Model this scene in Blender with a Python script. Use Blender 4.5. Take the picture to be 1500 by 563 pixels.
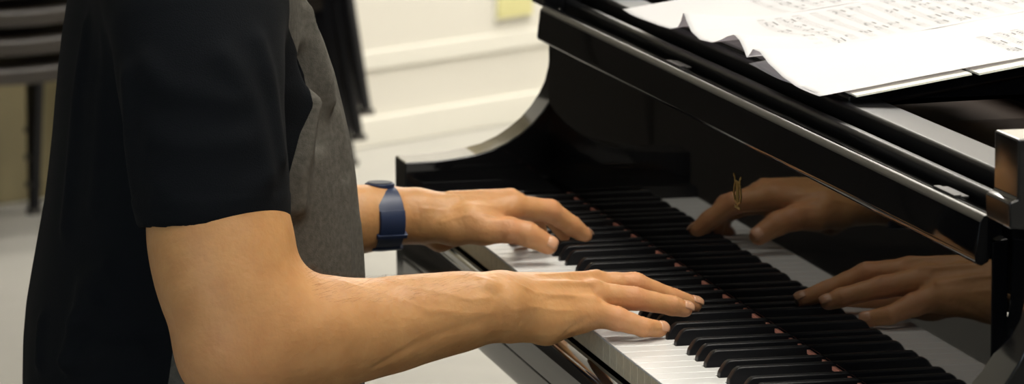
import bpy, bmesh, math, random
import numpy as np
from mathutils import Vector, Matrix

for _o in list(bpy.data.objects):
    bpy.data.objects.remove(_o)
S = bpy.context.scene
COL = S.collection
KZ = 0.73                       # height of the white key tops above the floor

# ------------------------------------------------------------------ camera
cam_d = bpy.data.cameras.new('camera')
cam = bpy.data.objects.new('camera', cam_d)
COL.objects.link(cam)
YAW, PITCH, ROLL = 0.211844, 0.152740, -0.007841
cf = Vector((math.sin(YAW)*math.cos(PITCH), math.cos(YAW)*math.cos(PITCH), -math.sin(PITCH)))
cr = Vector((math.cos(YAW), -math.sin(YAW), 0)); cu = cr.cross(cf)
r2 = cr*math.cos(ROLL)+cu*math.sin(ROLL); u2 = -cr*math.sin(ROLL)+cu*math.cos(ROLL)
cam.matrix_world = Matrix(((r2.x, u2.x, -cf.x, -0.78080), (r2.y, u2.y, -cf.y, -2.76583), (r2.z, u2.z, -cf.z, 1.37084), (0, 0, 0, 1)))
cam_d.sensor_width = 36.0
cam_d.lens = 6086.71/1500*36.0
cam_d.clip_start = 0.05
cam_d.dof.use_dof = True
cam_d.dof.focus_distance = 3.24
cam_d.dof.aperture_fstop = cam_d.lens/1000/0.0100
S.camera = cam

# ------------------------------------------------------------------ world, exposure
w = bpy.data.worlds.new('room_world'); S.world = w; w.use_nodes = True
w.node_tree.nodes['Background'].inputs[0].default_value = (0.9, 0.95, 1, 1)
w.node_tree.nodes['Background'].inputs[1].default_value = 0.3
S.view_settings.view_transform = 'Standard'
S.view_settings.look = 'None'
S.view_settings.gamma = 1.0
S.view_settings.use_curve_mapping = False
S.view_settings.exposure = 0.0

# room axes: the piano stands turned in the room
RA = math.radians(37.4)
E1 = np.array([math.cos(RA), math.sin(RA), 0.0]); E2 = np.array([-math.sin(RA), math.cos(RA), 0.0])
def rp(a, b, z=0.0):
    p = E1*a+E2*b
    return (float(p[0]), float(p[1]), float(z))
R_A0, R_A1, R_B0, R_B1, R_H = -4.6, 6.6, -4.6, 4.77, 2.85

# ------------------------------------------------------------------ materials
def mat(name, col, rough=0.5, metal=0.0, spec=0.5, noise=0.0, nscale=20.0, bump=0.0, bscale=200.0, sss=0.0,
        coat=0.0, sheen=0.0, rvar=0.0, emit=None, strength=0.0, ior=1.5):
    m = bpy.data.materials.new(name); m.use_nodes = True
    nt = m.node_tree; b = nt.nodes['Principled BSDF']
    b.inputs['Base Color'].default_value = (*col, 1); b.inputs['Roughness'].default_value = rough
    b.inputs['Metallic'].default_value = metal; b.inputs['IOR'].default_value = ior
    b.inputs['Specular IOR Level'].default_value = spec
    if coat: b.inputs['Coat Weight'].default_value = coat; b.inputs['Coat Roughness'].default_value = 0.03
    if sheen: b.inputs['Sheen Weight'].default_value = sheen; b.inputs['Sheen Roughness'].default_value = 0.5
    if sss:
        b.inputs['Subsurface Weight'].default_value = sss; b.inputs['Subsurface Scale'].default_value = 0.004
        b.inputs['Subsurface Radius'].default_value = (1.0, 0.35, 0.18)
    if emit: b.inputs['Emission Color'].default_value = (*emit, 1); b.inputs['Emission Strength'].default_value = strength
    tc = nt.nodes.new('ShaderNodeTexCoord')
    if noise:
        n = nt.nodes.new('ShaderNodeTexNoise'); n.inputs['Scale'].default_value = nscale; n.inputs['Detail'].default_value = 5
        nt.links.new(tc.outputs['Object'], n.inputs['Vector'])
        r = nt.nodes.new('ShaderNodeValToRGB')
        r.color_ramp.elements[0].position = 0.3; r.color_ramp.elements[1].position = 0.7
        r.color_ramp.elements[0].color = (*[c*(1-noise) for c in col], 1)
        r.color_ramp.elements[1].color = (*[min(1, c*(1+noise)) for c in col], 1)
        nt.links.new(n.outputs['Fac'], r.inputs['Fac']); nt.links.new(r.outputs['Color'], b.inputs['Base Color'])
    if bump:
        n2 = nt.nodes.new('ShaderNodeTexNoise'); n2.inputs['Scale'].default_value = bscale; n2.inputs['Detail'].default_value = 4
        nt.links.new(tc.outputs['Object'], n2.inputs['Vector'])
        bu = nt.nodes.new('ShaderNodeBump'); bu.inputs['Strength'].default_value = bump; bu.inputs['Distance'].default_value = 0.001
        nt.links.new(n2.outputs['Fac'], bu.inputs['Height']); nt.links.new(bu.outputs['Normal'], b.inputs['Normal'])
    if rvar:
        n3 = nt.nodes.new('ShaderNodeTexNoise'); n3.inputs['Scale'].default_value = 35; n3.inputs['Detail'].default_value = 6
        nt.links.new(tc.outputs['Object'], n3.inputs['Vector'])
        mr = nt.nodes.new('ShaderNodeMapRange'); mr.inputs['To Min'].default_value = rough; mr.inputs['To Max'].default_value = rough+rvar
        nt.links.new(n3.outputs['Fac'], mr.inputs['Value']); nt.links.new(mr.outputs['Result'], b.inputs['Roughness'])
    return m

M = {}
M['lacquer'] = mat('black_piano_lacquer', (0.004, 0.004, 0.0045), 0.05, rvar=0.05, spec=0.5)
M['keybed_lacquer'] = mat('polished_keybed_lacquer', (0.006, 0.006, 0.0065), 0.06, ior=2.0)
M['mirror_lacquer'] = mat('polished_fallboard_lacquer', (0.0025, 0.0025, 0.003), 0.03, ior=1.18)
M['rubbed_lacquer'] = mat('rubbed_rail_lacquer', (0.004, 0.004, 0.0045), 0.36, spec=0.10)
M['edge'] = mat('worn_lacquer_edge', (0.030, 0.028, 0.024), 0.38, spec=0.35)
M['white_key'] = mat('white_key_plastic', (0.60, 0.60, 0.585), 0.30)
M['key_front'] = mat('key_front_plastic', (0.66, 0.58, 0.42), 0.6, spec=0.2, noise=0.08, nscale=300)
M['black_key'] = mat('black_key_ebony', (0.005, 0.005, 0.006), 0.42, spec=0.22)
M['felt'] = mat('red_felt', (0.62, 0.24, 0.17), 0.95)
M['gold_leaf'] = mat('gold_leaf', (0.26, 0.16, 0.035), 0.55, metal=0.4)
M['shade_bronze'] = mat('shade_dark_bronze', (0.02, 0.010, 0.003), 0.9, spec=0.05, metal=0.0, noise=0.3)  # bronze darkened to the shade of a lid that is not built
M['steel'] = mat('steel', (0.45, 0.44, 0.42), 0.3, metal=1.0)
M['pin'] = mat('blued_pin_steel', (0.06, 0.06, 0.065), 0.35, metal=1.0)
M['copper'] = mat('shade_dark_copper', (0.025, 0.013, 0.007), 0.6, metal=0.2)  # copper darkened to match the shaded piano interior
M['spruce'] = mat('shade_dark_wood', (0.03, 0.016, 0.007), 0.8, spec=0.1, noise=0.15)  # shade inside the case is put into the wood colour
M['hinge'] = mat('tarnished_hinge_metal', (0.03, 0.028, 0.026), 0.5, metal=0.3)
M['paper'] = mat('white_paper', (0.88, 0.88, 0.88), 0.8)
def thin_paper(m):      # some light passes through a single sheet
    nt = m.node_tree; b = nt.nodes['Principled BSDF']; out = nt.nodes['Material Output']
    t = nt.nodes.new('ShaderNodeBsdfTranslucent'); t.inputs['Color'].default_value = (0.80, 0.76, 0.80, 1)
    mx = nt.nodes.new('ShaderNodeMixShader'); mx.inputs[0].default_value = 0.38
    nt.links.new(b.outputs[0], mx.inputs[1]); nt.links.new(t.outputs[0], mx.inputs[2]); nt.links.new(mx.outputs[0], out.inputs['Surface'])
thin_paper(M['paper'])
M['cream_paper'] = mat('cream_paper', (0.80, 0.79, 0.70), 0.8)
M['ink'] = mat('grey_ink', (0.20, 0.20, 0.205), 0.8)
M['wall'] = mat('cream_painted_wall', (0.665, 0.64, 0.575), 0.7, noise=0.02, nscale=3, bump=0.1, bscale=60)
M['wall_trim'] = mat('wall_trim_paint', (0.72, 0.70, 0.63), 0.5)
M['floor'] = mat('cream_vinyl_floor', (0.37, 0.36, 0.33), 0.50, spec=0.3, noise=0.05, nscale=6)
M['ceiling'] = mat('ceiling_tile', (0.66, 0.64, 0.58), 0.9, bump=0.2)
M['tan'] = mat('tan_wood_laminate', (0.24, 0.20, 0.105), 0.5, noise=0.1, nscale=8)
M['cabinet'] = mat('black_brown_laminate', (0.022, 0.018, 0.014), 0.45)
M['notice'] = mat('yellow_green_card', (0.62, 0.58, 0.28), 0.7)
M['chair'] = mat('dark_brown_chair_shell', (0.024, 0.019, 0.015), 0.45, noise=0.15)
M['chair_leg'] = mat('black_chair_leg', (0.006, 0.006, 0.008), 0.5, spec=0.3)
M['glide'] = mat('grey_plastic_glide', (0.06, 0.055, 0.05), 0.5)
M['navy_cloth'] = mat('black_navy_cotton', (0.0062, 0.0072, 0.0100), 0.95, bump=0.35, bscale=1400, noise=0.25, nscale=30, spec=0.15, sheen=0.06)
M['grey_cloth'] = mat('charcoal_grey_cotton', (0.070, 0.066, 0.058), 0.95, bump=0.35, bscale=1400, noise=0.12, nscale=60, spec=0.15, sheen=0.1)
def shirt_material():
    m = mat('colour_block_cotton', (0.005, 0.006, 0.008), 0.95, bump=0.5, bscale=900, spec=0.14, sheen=0.0)
    nt = m.node_tree; b = nt.nodes['Principled BSDF']
    at = nt.nodes.new('ShaderNodeAttribute'); at.attribute_name = 'panel'
    gt = nt.nodes.new('ShaderNodeMath'); gt.operation = 'GREATER_THAN'; gt.inputs[1].default_value = 0.0
    nt.links.new(at.outputs['Fac'], gt.inputs[0])
    tc = nt.nodes.new('ShaderNodeTexCoord'); n = nt.nodes.new('ShaderNodeTexNoise'); n.inputs['Scale'].default_value = 220; n.inputs['Detail'].default_value = 6
    nt.links.new(tc.outputs['Object'], n.inputs['Vector'])
    g = nt.nodes.new('ShaderNodeValToRGB'); g.color_ramp.elements[0].position = 0.3; g.color_ramp.elements[1].position = 0.7
    g.color_ramp.elements[0].color = (0.070, 0.066, 0.056, 1); g.color_ramp.elements[1].color = (0.112, 0.105, 0.090, 1)
    nt.links.new(n.outputs['Fac'], g.inputs['Fac'])
    mx = nt.nodes.new('ShaderNodeMix'); mx.data_type = 'RGBA'
    nt.links.new(gt.outputs[0], mx.inputs[0]); mx.inputs[6].default_value = (0.0036, 0.0046, 0.0062, 1); nt.links.new(g.outputs['Color'], mx.inputs[7])
    nt.links.new(mx.outputs[2], b.inputs['Base Color'])
    return m
M['shirt'] = shirt_material()
M['trouser'] = mat('dark_trouser_cloth', (0.02, 0.022, 0.03), 0.9, bump=0.3, bscale=900)
M['shoe'] = mat('black_shoe_leather', (0.01, 0.01, 0.01), 0.35)
M['hair'] = mat('brown_hair', (0.03, 0.018, 0.01), 0.6, bump=0.6, bscale=300)
M['arm_hair'] = mat('brown_arm_hair', (0.10, 0.05, 0.02), 0.5)
M['nail'] = mat('fingernail', (0.57, 0.30, 0.175), 0.30, sss=0.15)
M['strap'] = mat('navy_silicone_strap', (0.010, 0.022, 0.065), 0.45)
M['watch_case'] = mat('dark_watch_case', (0.01, 0.015, 0.03), 0.5, spec=0.2)
M['lamp_off'] = mat('lamp_diffuser_unlit', (0.75, 0.74, 0.70), 0.5)
M['lamp'] = mat('lamp_diffuser', (0.9, 0.9, 0.9), 0.5, emit=(1.0, 0.945, 0.85), strength=20.0)
M['wall_fill_lamp'] = mat('wall_fill_diffuser', (0.9, 0.9, 0.9), 0.5, emit=(1.0, 0.955, 0.88), strength=24.0)  # for the added panels that brighten the back wall
M['lamp_frame'] = mat('white_lamp_frame', (0.7, 0.7, 0.7), 0.4)
M['fill_window'] = mat('fill_window_pane', (0.8, 0.85, 0.9), 0.2, emit=(0.72, 0.86, 1.0), strength=4.0)  # glow of the unseen pane, raised to brighten key fronts and keybed
M['bench'] = mat('black_bench_leather', (0.01, 0.01, 0.011), 0.4, bump=0.3, bscale=300)

def skin_material():
    m = mat('skin', (0.55, 0.29, 0.15), 0.48, sss=0.22, spec=0.35)
    nt = m.node_tree; b = nt.nodes['Principled BSDF']
    at = nt.nodes.new('ShaderNodeAttribute'); at.attribute_name = 'flush'
    tc = nt.nodes.new('ShaderNodeTexCoord')
    n = nt.nodes.new('ShaderNodeTexNoise'); n.inputs['Scale'].default_value = 45; n.inputs['Detail'].default_value = 6
    nt.links.new(tc.outputs['Object'], n.inputs['Vector'])
    ramp = nt.nodes.new('ShaderNodeValToRGB')
    ramp.color_ramp.elements[0].position = 0.3; ramp.color_ramp.elements[0].color = (0.450, 0.222, 0.084, 1)
    ramp.color_ramp.elements[1].position = 0.7; ramp.color_ramp.elements[1].color = (0.530, 0.280, 0.112, 1)
    nt.links.new(n.outputs['Fac'], ramp.inputs['Fac'])
    mx = nt.nodes.new('ShaderNodeMix'); mx.data_type = 'RGBA'
    nt.links.new(at.outputs['Fac'], mx.inputs[0]); nt.links.new(ramp.outputs['Color'], mx.inputs[6])
    mx.inputs[7].default_value = (0.60, 0.245, 0.135, 1)
    # moles
    v = nt.nodes.new('ShaderNodeTexVoronoi'); v.inputs['Scale'].default_value = 26
    nt.links.new(tc.outputs['Object'], v.inputs['Vector'])
    lt = nt.nodes.new('ShaderNodeMath'); lt.operation = 'LESS_THAN'; lt.inputs[1].default_value = 0.035
    nt.links.new(v.outputs['Distance'], lt.inputs[0])
    mf = nt.nodes.new('ShaderNodeMath'); mf.operation = 'MULTIPLY'; mf.inputs[1].default_value = 0.35
    nt.links.new(lt.outputs[0], mf.inputs[0])
    m2 = nt.nodes.new('ShaderNodeMix'); m2.data_type = 'RGBA'
    nt.links.new(mf.outputs[0], m2.inputs[0]); nt.links.new(mx.outputs[2], m2.inputs[6]); m2.inputs[7].default_value = (0.2, 0.06, 0.03, 1)
    nt.links.new(m2.outputs[2], b.inputs['Base Color'])
    n2 = nt.nodes.new('ShaderNodeTexNoise'); n2.inputs['Scale'].default_value = 190; n2.inputs['Detail'].default_value = 8
    nt.links.new(tc.outputs['Object'], n2.inputs['Vector'])
    bu = nt.nodes.new('ShaderNodeBump'); bu.inputs['Strength'].default_value = 0.55; bu.inputs['Distance'].default_value = 0.0012
    nt.links.new(n2.outputs['Fac'], bu.inputs['Height']); nt.links.new(bu.outputs['Normal'], b.inputs['Normal'])
    return m
M['skin'] = skin_material()

# ------------------------------------------------------------------ object helpers
WORLD = {}
def thing(name, label, cat, loc=(0, 0, 0), group=None, rotz=0.0):
    o = bpy.data.objects.new(name, None); COL.objects.link(o)
    o.location = loc; o.rotation_euler = (0, 0, rotz); o.empty_display_size = 0.05
    o['label'] = label; o['category'] = cat
    if group: o['group'] = group
    WORLD[o.name] = np.array(loc, float)
    return o
def tag(o, label, cat, group=None):
    o['label'] = label; o['category'] = cat
    if group: o['group'] = group
    return o
def mk(name, verts, faces, mats, parent=None, origin=None, smooth=False, midx=None, local=False):
    """one mesh object; verts are world coordinates (or already local to the parent when local)"""
    verts = np.asarray(verts, float)
    base = WORLD[parent.name] if parent is not None else np.zeros(3)
    if local: org = np.zeros(3) if origin is None else np.asarray(origin, float); base2 = np.zeros(3)
    else:
        org = (base if parent is not None else verts.mean(0)*np.array([1, 1, 0])+np.array([0, 0, verts[:, 2].min()])) if origin is None else np.asarray(origin, float)
        base2 = base
    me = bpy.data.meshes.new(name)
    v = verts-org
    if isinstance(faces, np.ndarray):
        nf, k = faces.shape
        me.vertices.add(len(v)); me.vertices.foreach_set('co', v.ravel().astype(np.float32))
        me.loops.add(nf*k); me.loops.foreach_set('vertex_index', faces.ravel().astype(np.int32))
        me.polygons.add(nf); me.polygons.foreach_set('loop_start', np.arange(nf, dtype=np.int32)*k)
        me.update(calc_edges=True); me.validate()
    else:
        me.from_pydata([tuple(a) for a in v], [], [tuple(f) for f in faces]); me.update()
        bm = bmesh.new(); bm.from_mesh(me); bmesh.ops.recalc_face_normals(bm, faces=bm.faces[:]); bm.to_mesh(me); bm.free()
    if not isinstance(mats, (list, tuple)): mats = [mats]
    for m in mats: me.materials.append(m)
    if midx is not None: me.polygons.foreach_set('material_index', np.asarray(midx, np.int32))
    if smooth: me.polygons.foreach_set('use_smooth', np.ones(len(me.polygons), bool))
    o = bpy.data.objects.new(name, me); COL.objects.link(o)
    o.location = tuple(org-base2)
    if parent is not None: o.parent = parent
    WORLD[o.name] = np.array(org)
    return o
def bevel(o, wd=0.001, seg=2):
    b = o.modifiers.new('bevel', 'BEVEL'); b.width = wd; b.segments = seg; b.limit_method = 'ANGLE'; b.angle_limit = math.radians(35)
    o.data.polygons.foreach_set('use_smooth', np.ones(len(o.data.polygons), bool))
    wn = o.modifiers.new('wn', 'WEIGHTED_NORMAL'); wn.keep_sharp = True
    return o
class MB:
    def __init__(s): s.v = []; s.f = []; s.m = []
    def add(s, vs, fs, mi=0):
        n = len(s.v); s.v += [tuple(map(float, a)) for a in vs]; s.f += [tuple(i+n for i in f) for f in fs]; s.m += [mi]*len(fs); return s
    def box(s, x0, x1, y0, y1, z0, z1, mi=0):
        return s.add([(x0, y0, z0), (x1, y0, z0), (x1, y1, z0), (x0, y1, z0), (x0, y0, z1), (x1, y0, z1), (x1, y1, z1), (x0, y1, z1)],
                     [(0, 3, 2, 1), (4, 5, 6, 7), (0, 1, 5, 4), (1, 2, 6, 5), (2, 3, 7, 6), (3, 0, 4, 7)], mi)
    def prism_y(s, prof, y0, y1, mi=0):
        """profile (x,z) extruded along y"""
        n = len(prof)
        vs = [(x, y0, z) for x, z in prof]+[(x, y1, z) for x, z in prof]
        fs = [tuple(range(n)), tuple(range(2*n-1, n-1, -1))]+[((i+1) % n, i, n+i, n+(i+1) % n) for i in range(n)]
        return s.add(vs, fs, mi)
    def prism_z(s, prof, z0, z1, mi=0):
        n = len(prof)
        vs = [(x, y, z0) for x, y in prof]+[(x, y, z1) for x, y in prof]
        fs = [tuple(range(n-1, -1, -1)), tuple(range(n, 2*n))]+[(i, (i+1) % n, n+(i+1) % n, n+i) for i in range(n)]
        return s.add(vs, fs, mi)
    def tube(s, pts, rads, n=12, mi=0, sy=1.0):
        pts = [Vector(p) for p in pts]
        if not isinstance(rads, (list, tuple)): rads = [rads]*len(pts)
        vs = []; fs = []
        for i, p in enumerate(pts):
            d = (pts[min(i+1, len(pts)-1)]-pts[max(i-1, 0)]).normalized()
            a = d.cross(Vector((0, 1, 0.01)))
            if a.length < 0.2: a = d.cross(Vector((1, 0, 0)))
            a.normalize(); b = d.cross(a)
            for k in range(n):
                t = 2*math.pi*k/n; q = p+(a*math.cos(t)+b*math.sin(t)*sy)*rads[i]; vs.append(q)
        for i in range(len(pts)-1):
            for k in range(n):
                fs.append((i*n+k, i*n+(k+1) % n, (i+1)*n+(k+1) % n, (i+1)*n+k))
        fs.append(tuple(range(n-1, -1, -1))); fs.append(tuple(range((len(pts)-1)*n, len(pts)*n)))
        return s.add(vs, fs, mi)
    def build(s, name, mats, parent=None, origin=None, smooth=False, local=False):
        return mk(name, s.v, s.f, mats, parent, origin, smooth, s.m, local)
def struct(o):
    o['kind'] = 'structure'; return o

# ------------------------------------------------------------------ room
def slab(name, corners, m, thick):
    """quad of world corners thickened along its normal"""
    c = [np.array(p, float) for p in corners]
    n = np.cross(c[1]-c[0], c[2]-c[0]); n /= np.linalg.norm(n)
    v = c+[p-n*thick for p in c]
    f = [(0, 1, 2, 3), (7, 6, 5, 4), (0, 4, 5, 1), (1, 5, 6, 2), (2, 6, 7, 3), (3, 7, 4, 0)]
    return struct(mk(name, v, f, m, origin=c[0]))
slab('floor', [rp(R_A0, R_B0), rp(R_A1, R_B0), rp(R_A1, R_B1), rp(R_A0, R_B1)], M['floor'], 0.1)
slab('ceiling', [rp(R_A0, R_B1, R_H), rp(R_A1, R_B1, R_H), rp(R_A1, R_B0, R_H), rp(R_A0, R_B0, R_H)], M['ceiling'], 0.1)
slab('wall_back', [rp(R_A0, R_B1, 0), rp(R_A1, R_B1, 0), rp(R_A1, R_B1, R_H), rp(R_A0, R_B1, R_H)], M['wall'], 0.1)
slab('wall_front', [rp(R_A1, R_B0, 0), rp(R_A0, R_B0, 0), rp(R_A0, R_B0, R_H), rp(R_A1, R_B0, R_H)], M['wall'], 0.1)
slab('wall_left', [rp(R_A0, R_B0, 0), rp(R_A0, R_B1, 0), rp(R_A0, R_B1, R_H), rp(R_A0, R_B0, R_H)], M['wall'], 0.1)
slab('wall_right', [rp(R_A1, R_B1, 0), rp(R_A1, R_B0, 0), rp(R_A1, R_B0, R_H), rp(R_A1, R_B1, R_H)], M['wall'], 0.1)
def room_box(name, a0, a1, b0, b1, z0, z1, m, parent=None):
    v = [rp(a0, b0, z0), rp(a1, b0, z0), rp(a1, b1, z0), rp(a0, b1, z0), rp(a0, b0, z1), rp(a1, b0, z1), rp(a1, b1, z1), rp(a0, b1, z1)]
    return mk(name, v, [(0, 3, 2, 1), (4, 5, 6, 7), (0, 1, 5, 4), (1, 2, 6, 5), (2, 3, 7, 6), (3, 0, 4, 7)], m, parent)
struct(bevel(room_box('baseboard_back', R_A0, R_A1, R_B1-0.012, R_B1, 0, 0.07, M['wall_trim']), 0.004))
struct(bevel(room_box('trim_1', R_A0, R_A1, R_B1-0.007, R_B1, 0.180, 0.225, M['wall_trim']), 0.003))
# unseen glowing pane added behind the pianist, brightens the key fronts
wn = room_box('fill_window_1', R_A0, R_A0+0.02, -2.6, 0.9, 0.95, 2.15, M['fill_window']); struct(wn)
for k in range(4):
    b = -2.6+k*3.5/3
    struct(bevel(room_box('trim_%d' % (k+2), R_A0, R_A0+0.05, b-0.025, b+0.025, 0.95, 2.15, M['wall_trim']), 0.004))
for k, z in enumerate((0.93, 2.15)):
    struct(bevel(room_box('trim_%d' % (k+6), R_A0, R_A0+0.07, -2.65, 0.95, z-0.03, z+0.03, M['wall_trim']), 0.004))
# ceiling lamps; the panels near the back wall are added to brighten it
lamp_no = 0
for (a, b, lab) in [(-2.6, -2.2, 'recessed unlit ceiling light panel behind the camera'),
                    (-0.35, -1.0, 'recessed ceiling light panel above the treble end of the keyboard'),
                    (0.0, -2.2, 'recessed unlit ceiling light panel on the treble side of the piano'),
                    (-2.6, 0.6, 'recessed unlit ceiling light panel above and behind the pianist'),
                    (0.80, 0.35, 'recessed ceiling light panel right above the keyboard'),
                    (2.6, 0.6, 'recessed unlit ceiling light panel beyond the tail of the piano'),
                    (-1.6, 3.2, 'recessed unlit ceiling light panel near the stacked chairs'),
                    (4.2, 3.3, 'recessed ceiling light panel in front of the cream back wall'),
                    (5.5, 4.3, 'added ceiling light panel brightening the cream back wall in its right corner'),
                    (5.6, 3.0, 'added ceiling light panel beyond the piano tail, second row brightening the back wall'),
                    (4.3, 1.2, 'recessed unlit ceiling light panel beside the right wall'),
                    (2.6, -2.2, 'recessed unlit ceiling light panel beyond the treble rim')]:
    c = rp(a, b, R_H)
    t = thing('ceiling_light', lab, 'ceiling light', c, 'ceiling light panels')
    room_box('diffuser', a-0.6, a+0.6, b-0.3, b+0.3, R_H-0.03, R_H-0.012, M['lamp_off' if 'unlit' in lab else ('wall_fill_lamp' if 'back wall' in lab else 'lamp')], t)
    fr = MB()
    def rb(a0, a1, b0, b1):
        v = [rp(a0, b0, R_H-0.04), rp(a1, b0, R_H-0.04), rp(a1, b1, R_H-0.04), rp(a0, b1, R_H-0.04), rp(a0, b0, R_H), rp(a1, b0, R_H), rp(a1, b1, R_H), rp(a0, b1, R_H)]
        fr.add(v, [(0, 3, 2, 1), (4, 5, 6, 7), (0, 1, 5, 4), (1, 2, 6, 5), (2, 3, 7, 6), (3, 0, 4, 7)])
    rb(a-0.64, a-0.6, b-0.34, b+0.34); rb(a+0.6, a+0.64, b-0.34, b+0.34); rb(a-0.6, a+0.6, b-0.34, b-0.3); rb(a-0.6, a+0.6, b+0.3, b+0.34)
    fr.build('lamp_frame', M['lamp_frame'], t)
# notice on the back wall
n0 = np.array((1.2766, 6.9805, -0.4686)); n1 = np.array((1.3779, 7.0579, -0.4751))
na0, na1 = float(n0@E1), float(n1@E1)
nt_ = thing('wall_notice', 'small yellow-green card on the cream wall behind the piano', 'notice', rp(na0, R_B1, float(n0[2])+KZ))
room_box('card', na0, na1, R_B1-0.012, R_B1-0.006, float(n0[2])+KZ, float(n0[2])+KZ+0.14, M['notice'], nt_)
room_box('backing', na0-0.004, na1+0.004, R_B1-0.006, R_B1, float(n0[2])+KZ-0.004, float(n0[2])+KZ+0.144, M['cream_paper'], nt_)
# tan double door set flush in the back wall, and an unseen cabinet added to darken the fallboard reflection
c0 = float(np.array((0.7276, 6.5607, -0.8212))@E1); c1 = float(np.array((-0.4517, 5.659, -0.6381))@E1)
dm = (c0+c1)/2
for k, (a0, a1) in enumerate(((c1, dm-0.003), (dm+0.003, c0))):
    dn = struct(bevel(room_box('door_%d' % (k+1), a0, a1, R_B1-0.020, R_B1+0.02, 0.012, 2.05, M['tan']), 0.003))
    h = dm-0.07 if k == 0 else dm+0.05
    room_box('door_handle', h, h+0.02, R_B1-0.06, R_B1-0.0205, 0.98, 1.10, M['steel'], dn)
cb = thing('added_dark_cabinet', 'added unseen black cabinet by the back wall, darkening the fallboard reflection', 'cabinet', rp(c1-1.15, R_B1-0.18, 0))
bevel(room_box('carcass', c1-2.2, c1-0.10, R_B1-0.32, R_B1-0.03, 0.06, 1.35, M['cabinet'], cb), 0.004)
room_box('plinth', c1-2.17, c1-0.13, R_B1-0.29, R_B1-0.04, 0.0, 0.06, M['cabinet'], cb)
for k in range(3):
    d = bevel(room_box('door', c1-2.19+k*0.70, c1-2.19+k*0.70+0.69, R_B1-0.341, R_B1-0.321, 0.08, 1.33, M['cabinet'], cb), 0.003)
    room_box('handle', c1-2.19+k*0.70+0.62, c1-2.19+k*0.70+0.635, R_B1-0.37, R_B1-0.342, 0.95, 1.10, M['steel'], d)

# ------------------------------------------------------------------ the grand piano
PY0, PY1 = -0.083, 1.305       # inner faces of the arms
P = thing('grand_piano', 'black polished grand piano being played, fallboard open and mirroring the hands', 'piano', (0.5, 0.61, 0))
arm_curve = [(-0.0155, 0.034), (0.0175, 0.0347), (0.036, 0.0365), (0.055, 0.039), (0.0739, 0.0435), (0.090, 0.0505), (0.1037, 0.0592), (0.116, 0.069),
             (0.1265, 0.0805), (0.1350, 0.093), (0.1412, 0.1055), (0.1450, 0.120), (0.1465, 0.135), (0.147, 0.150), (0.147, 0.185), (0.1285, 0.187), (0.128, 0.205), (0.134, 0.207), (0.134, 0.248), (0.40, 0.248)]
def arm(name, y0, y1, side_mat):
    prof = [(-0.0155, -0.092)]+arm_curve+[(0.40, -0.092)]
    b = MB(); b.prism_y([(x, z+KZ) for x, z in prof], y0, y1)
    return bevel(b.build(name, [side_mat], P), 0.0018, 3)
arm('arm', PY1, PY1+0.054, M['lacquer'])
arm('arm', PY0-0.050, PY0, M['lacquer'])
# keybed, keyslip
def yprism(name, prof, y0, y1, m, bv=0.001, parent=None):
    b = MB(); b.prism_y([(x, z+KZ) for x, z in prof], y0, y1)
    o = b.build(name, [m], parent or P)
    return bevel(o, bv) if bv else o
yprism('keybed', [(-0.0185, -0.0615), (-0.0185, -0.080), (-0.0155, -0.090), (-0.010, -0.092), (0.40, -0.092), (0.40, -0.0615)], PY0+0.0003, PY1-0.0003, M['keybed_lacquer'], 0.0008)
yprism('keyslip', [(-0.0188, -0.060), (-0.0188, -0.0385), (-0.0175, -0.034), (-0.0150, -0.030), (-0.0135, -0.0285), (-0.0125, -0.0285), (-0.010, -0.0255), (-0.0060, -0.0235), (-0.0022, -0.0232), (-0.0018, -0.026), (-0.0018, -0.060)], PY0+0.0003, PY1-0.0003, M['keybed_lacquer'], 0.0004)
# key blocks either side of the keys
for (a, b_) in ((PY0+0.0003, -0.0025), (1.2245, PY1-0.0003)):
    yprism('key_block', [(-0.002, -0.060), (-0.002, 0.008), (0.002, 0.013), (0.128, 0.013), (0.128, -0.060)], a, b_, M['lacquer'], 0.0015)
yprism('key_frame', [(0.004, -0.060), (0.004, -0.035), (0.30, -0.035), (0.30, -0.060)], -0.002, 1.224, M['spruce'], 0.0)

# white and black keys
PW = 0.0235
KEYS_W = 52
FR = 0.1335
BL = {1: 0.0213, 3: 0.0494, 6: 0.0910, 8: 0.1173, 10: 0.1438}     # black key centres from the octave's C
blacks = []                                                        # (distance from bass end, after white index)
for octv in range(-1, 8):
    c0_ = 2+octv*7
    for s, off in BL.items():
        v = c0_*PW+off
        if 0.005 < v < 51*PW and c0_*PW+off > 0: blacks.append(v)
blacks = sorted(b for b in blacks if b > 0.01)
BW = 0.0100
PRESSED_W = set()
PRESSED_B = set()
def white_key(i):
    """outline in plan, v from bass; notched where the black keys stand"""
    v0, v1 = i*PW+0.0005, (i+1)*PW-0.0005
    l0, l1 = v0, v1
    for b in blacks:
        if b-BW/2-0.001 < v0 < b+BW/2+0.001: l0 = b+BW/2+0.0011
        if b-BW/2-0.001 < v1 < b+BW/2+0.001: l1 = b-BW/2-0.0011
        if v1 <= b-BW/2-0.001 and b < v1+0.004: pass
    Y = lambda v: KEYS_W*PW-v
    xf, xn, xb = 0.0, 0.0490, 0.26
    prof = [(xf, Y(v1)), (xn, Y(v1)), (xn, Y(l1)), (xb, Y(l1)), (xb, Y(l0)), (xn, Y(l0)), (xn, Y(v0)), (xf, Y(v0))]
    out = []
    for p in prof:
        if not out or (abs(p[0]-out[-1][0])+abs(p[1]-out[-1][1])) > 1e-5: out.append(p)
    dz = -0.0095 if i in PRESSED_W else 0.0
    b_ = MB()
    b_.prism_z([(x+(0.0012 if x < 0.001 else 0), y) for x, y in out], KZ-0.0215+dz, KZ-0.0022+dz, 1)
    b_.prism_z(out, KZ-0.0022+dz, KZ+dz, 0)
    o = b_.build('white_key', [M['white_key'], M['key_front']], P, origin=(0.13, Y((v0+v1)/2), KZ-0.02+dz))
    return bevel(o, 0.0006, 2)
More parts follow.
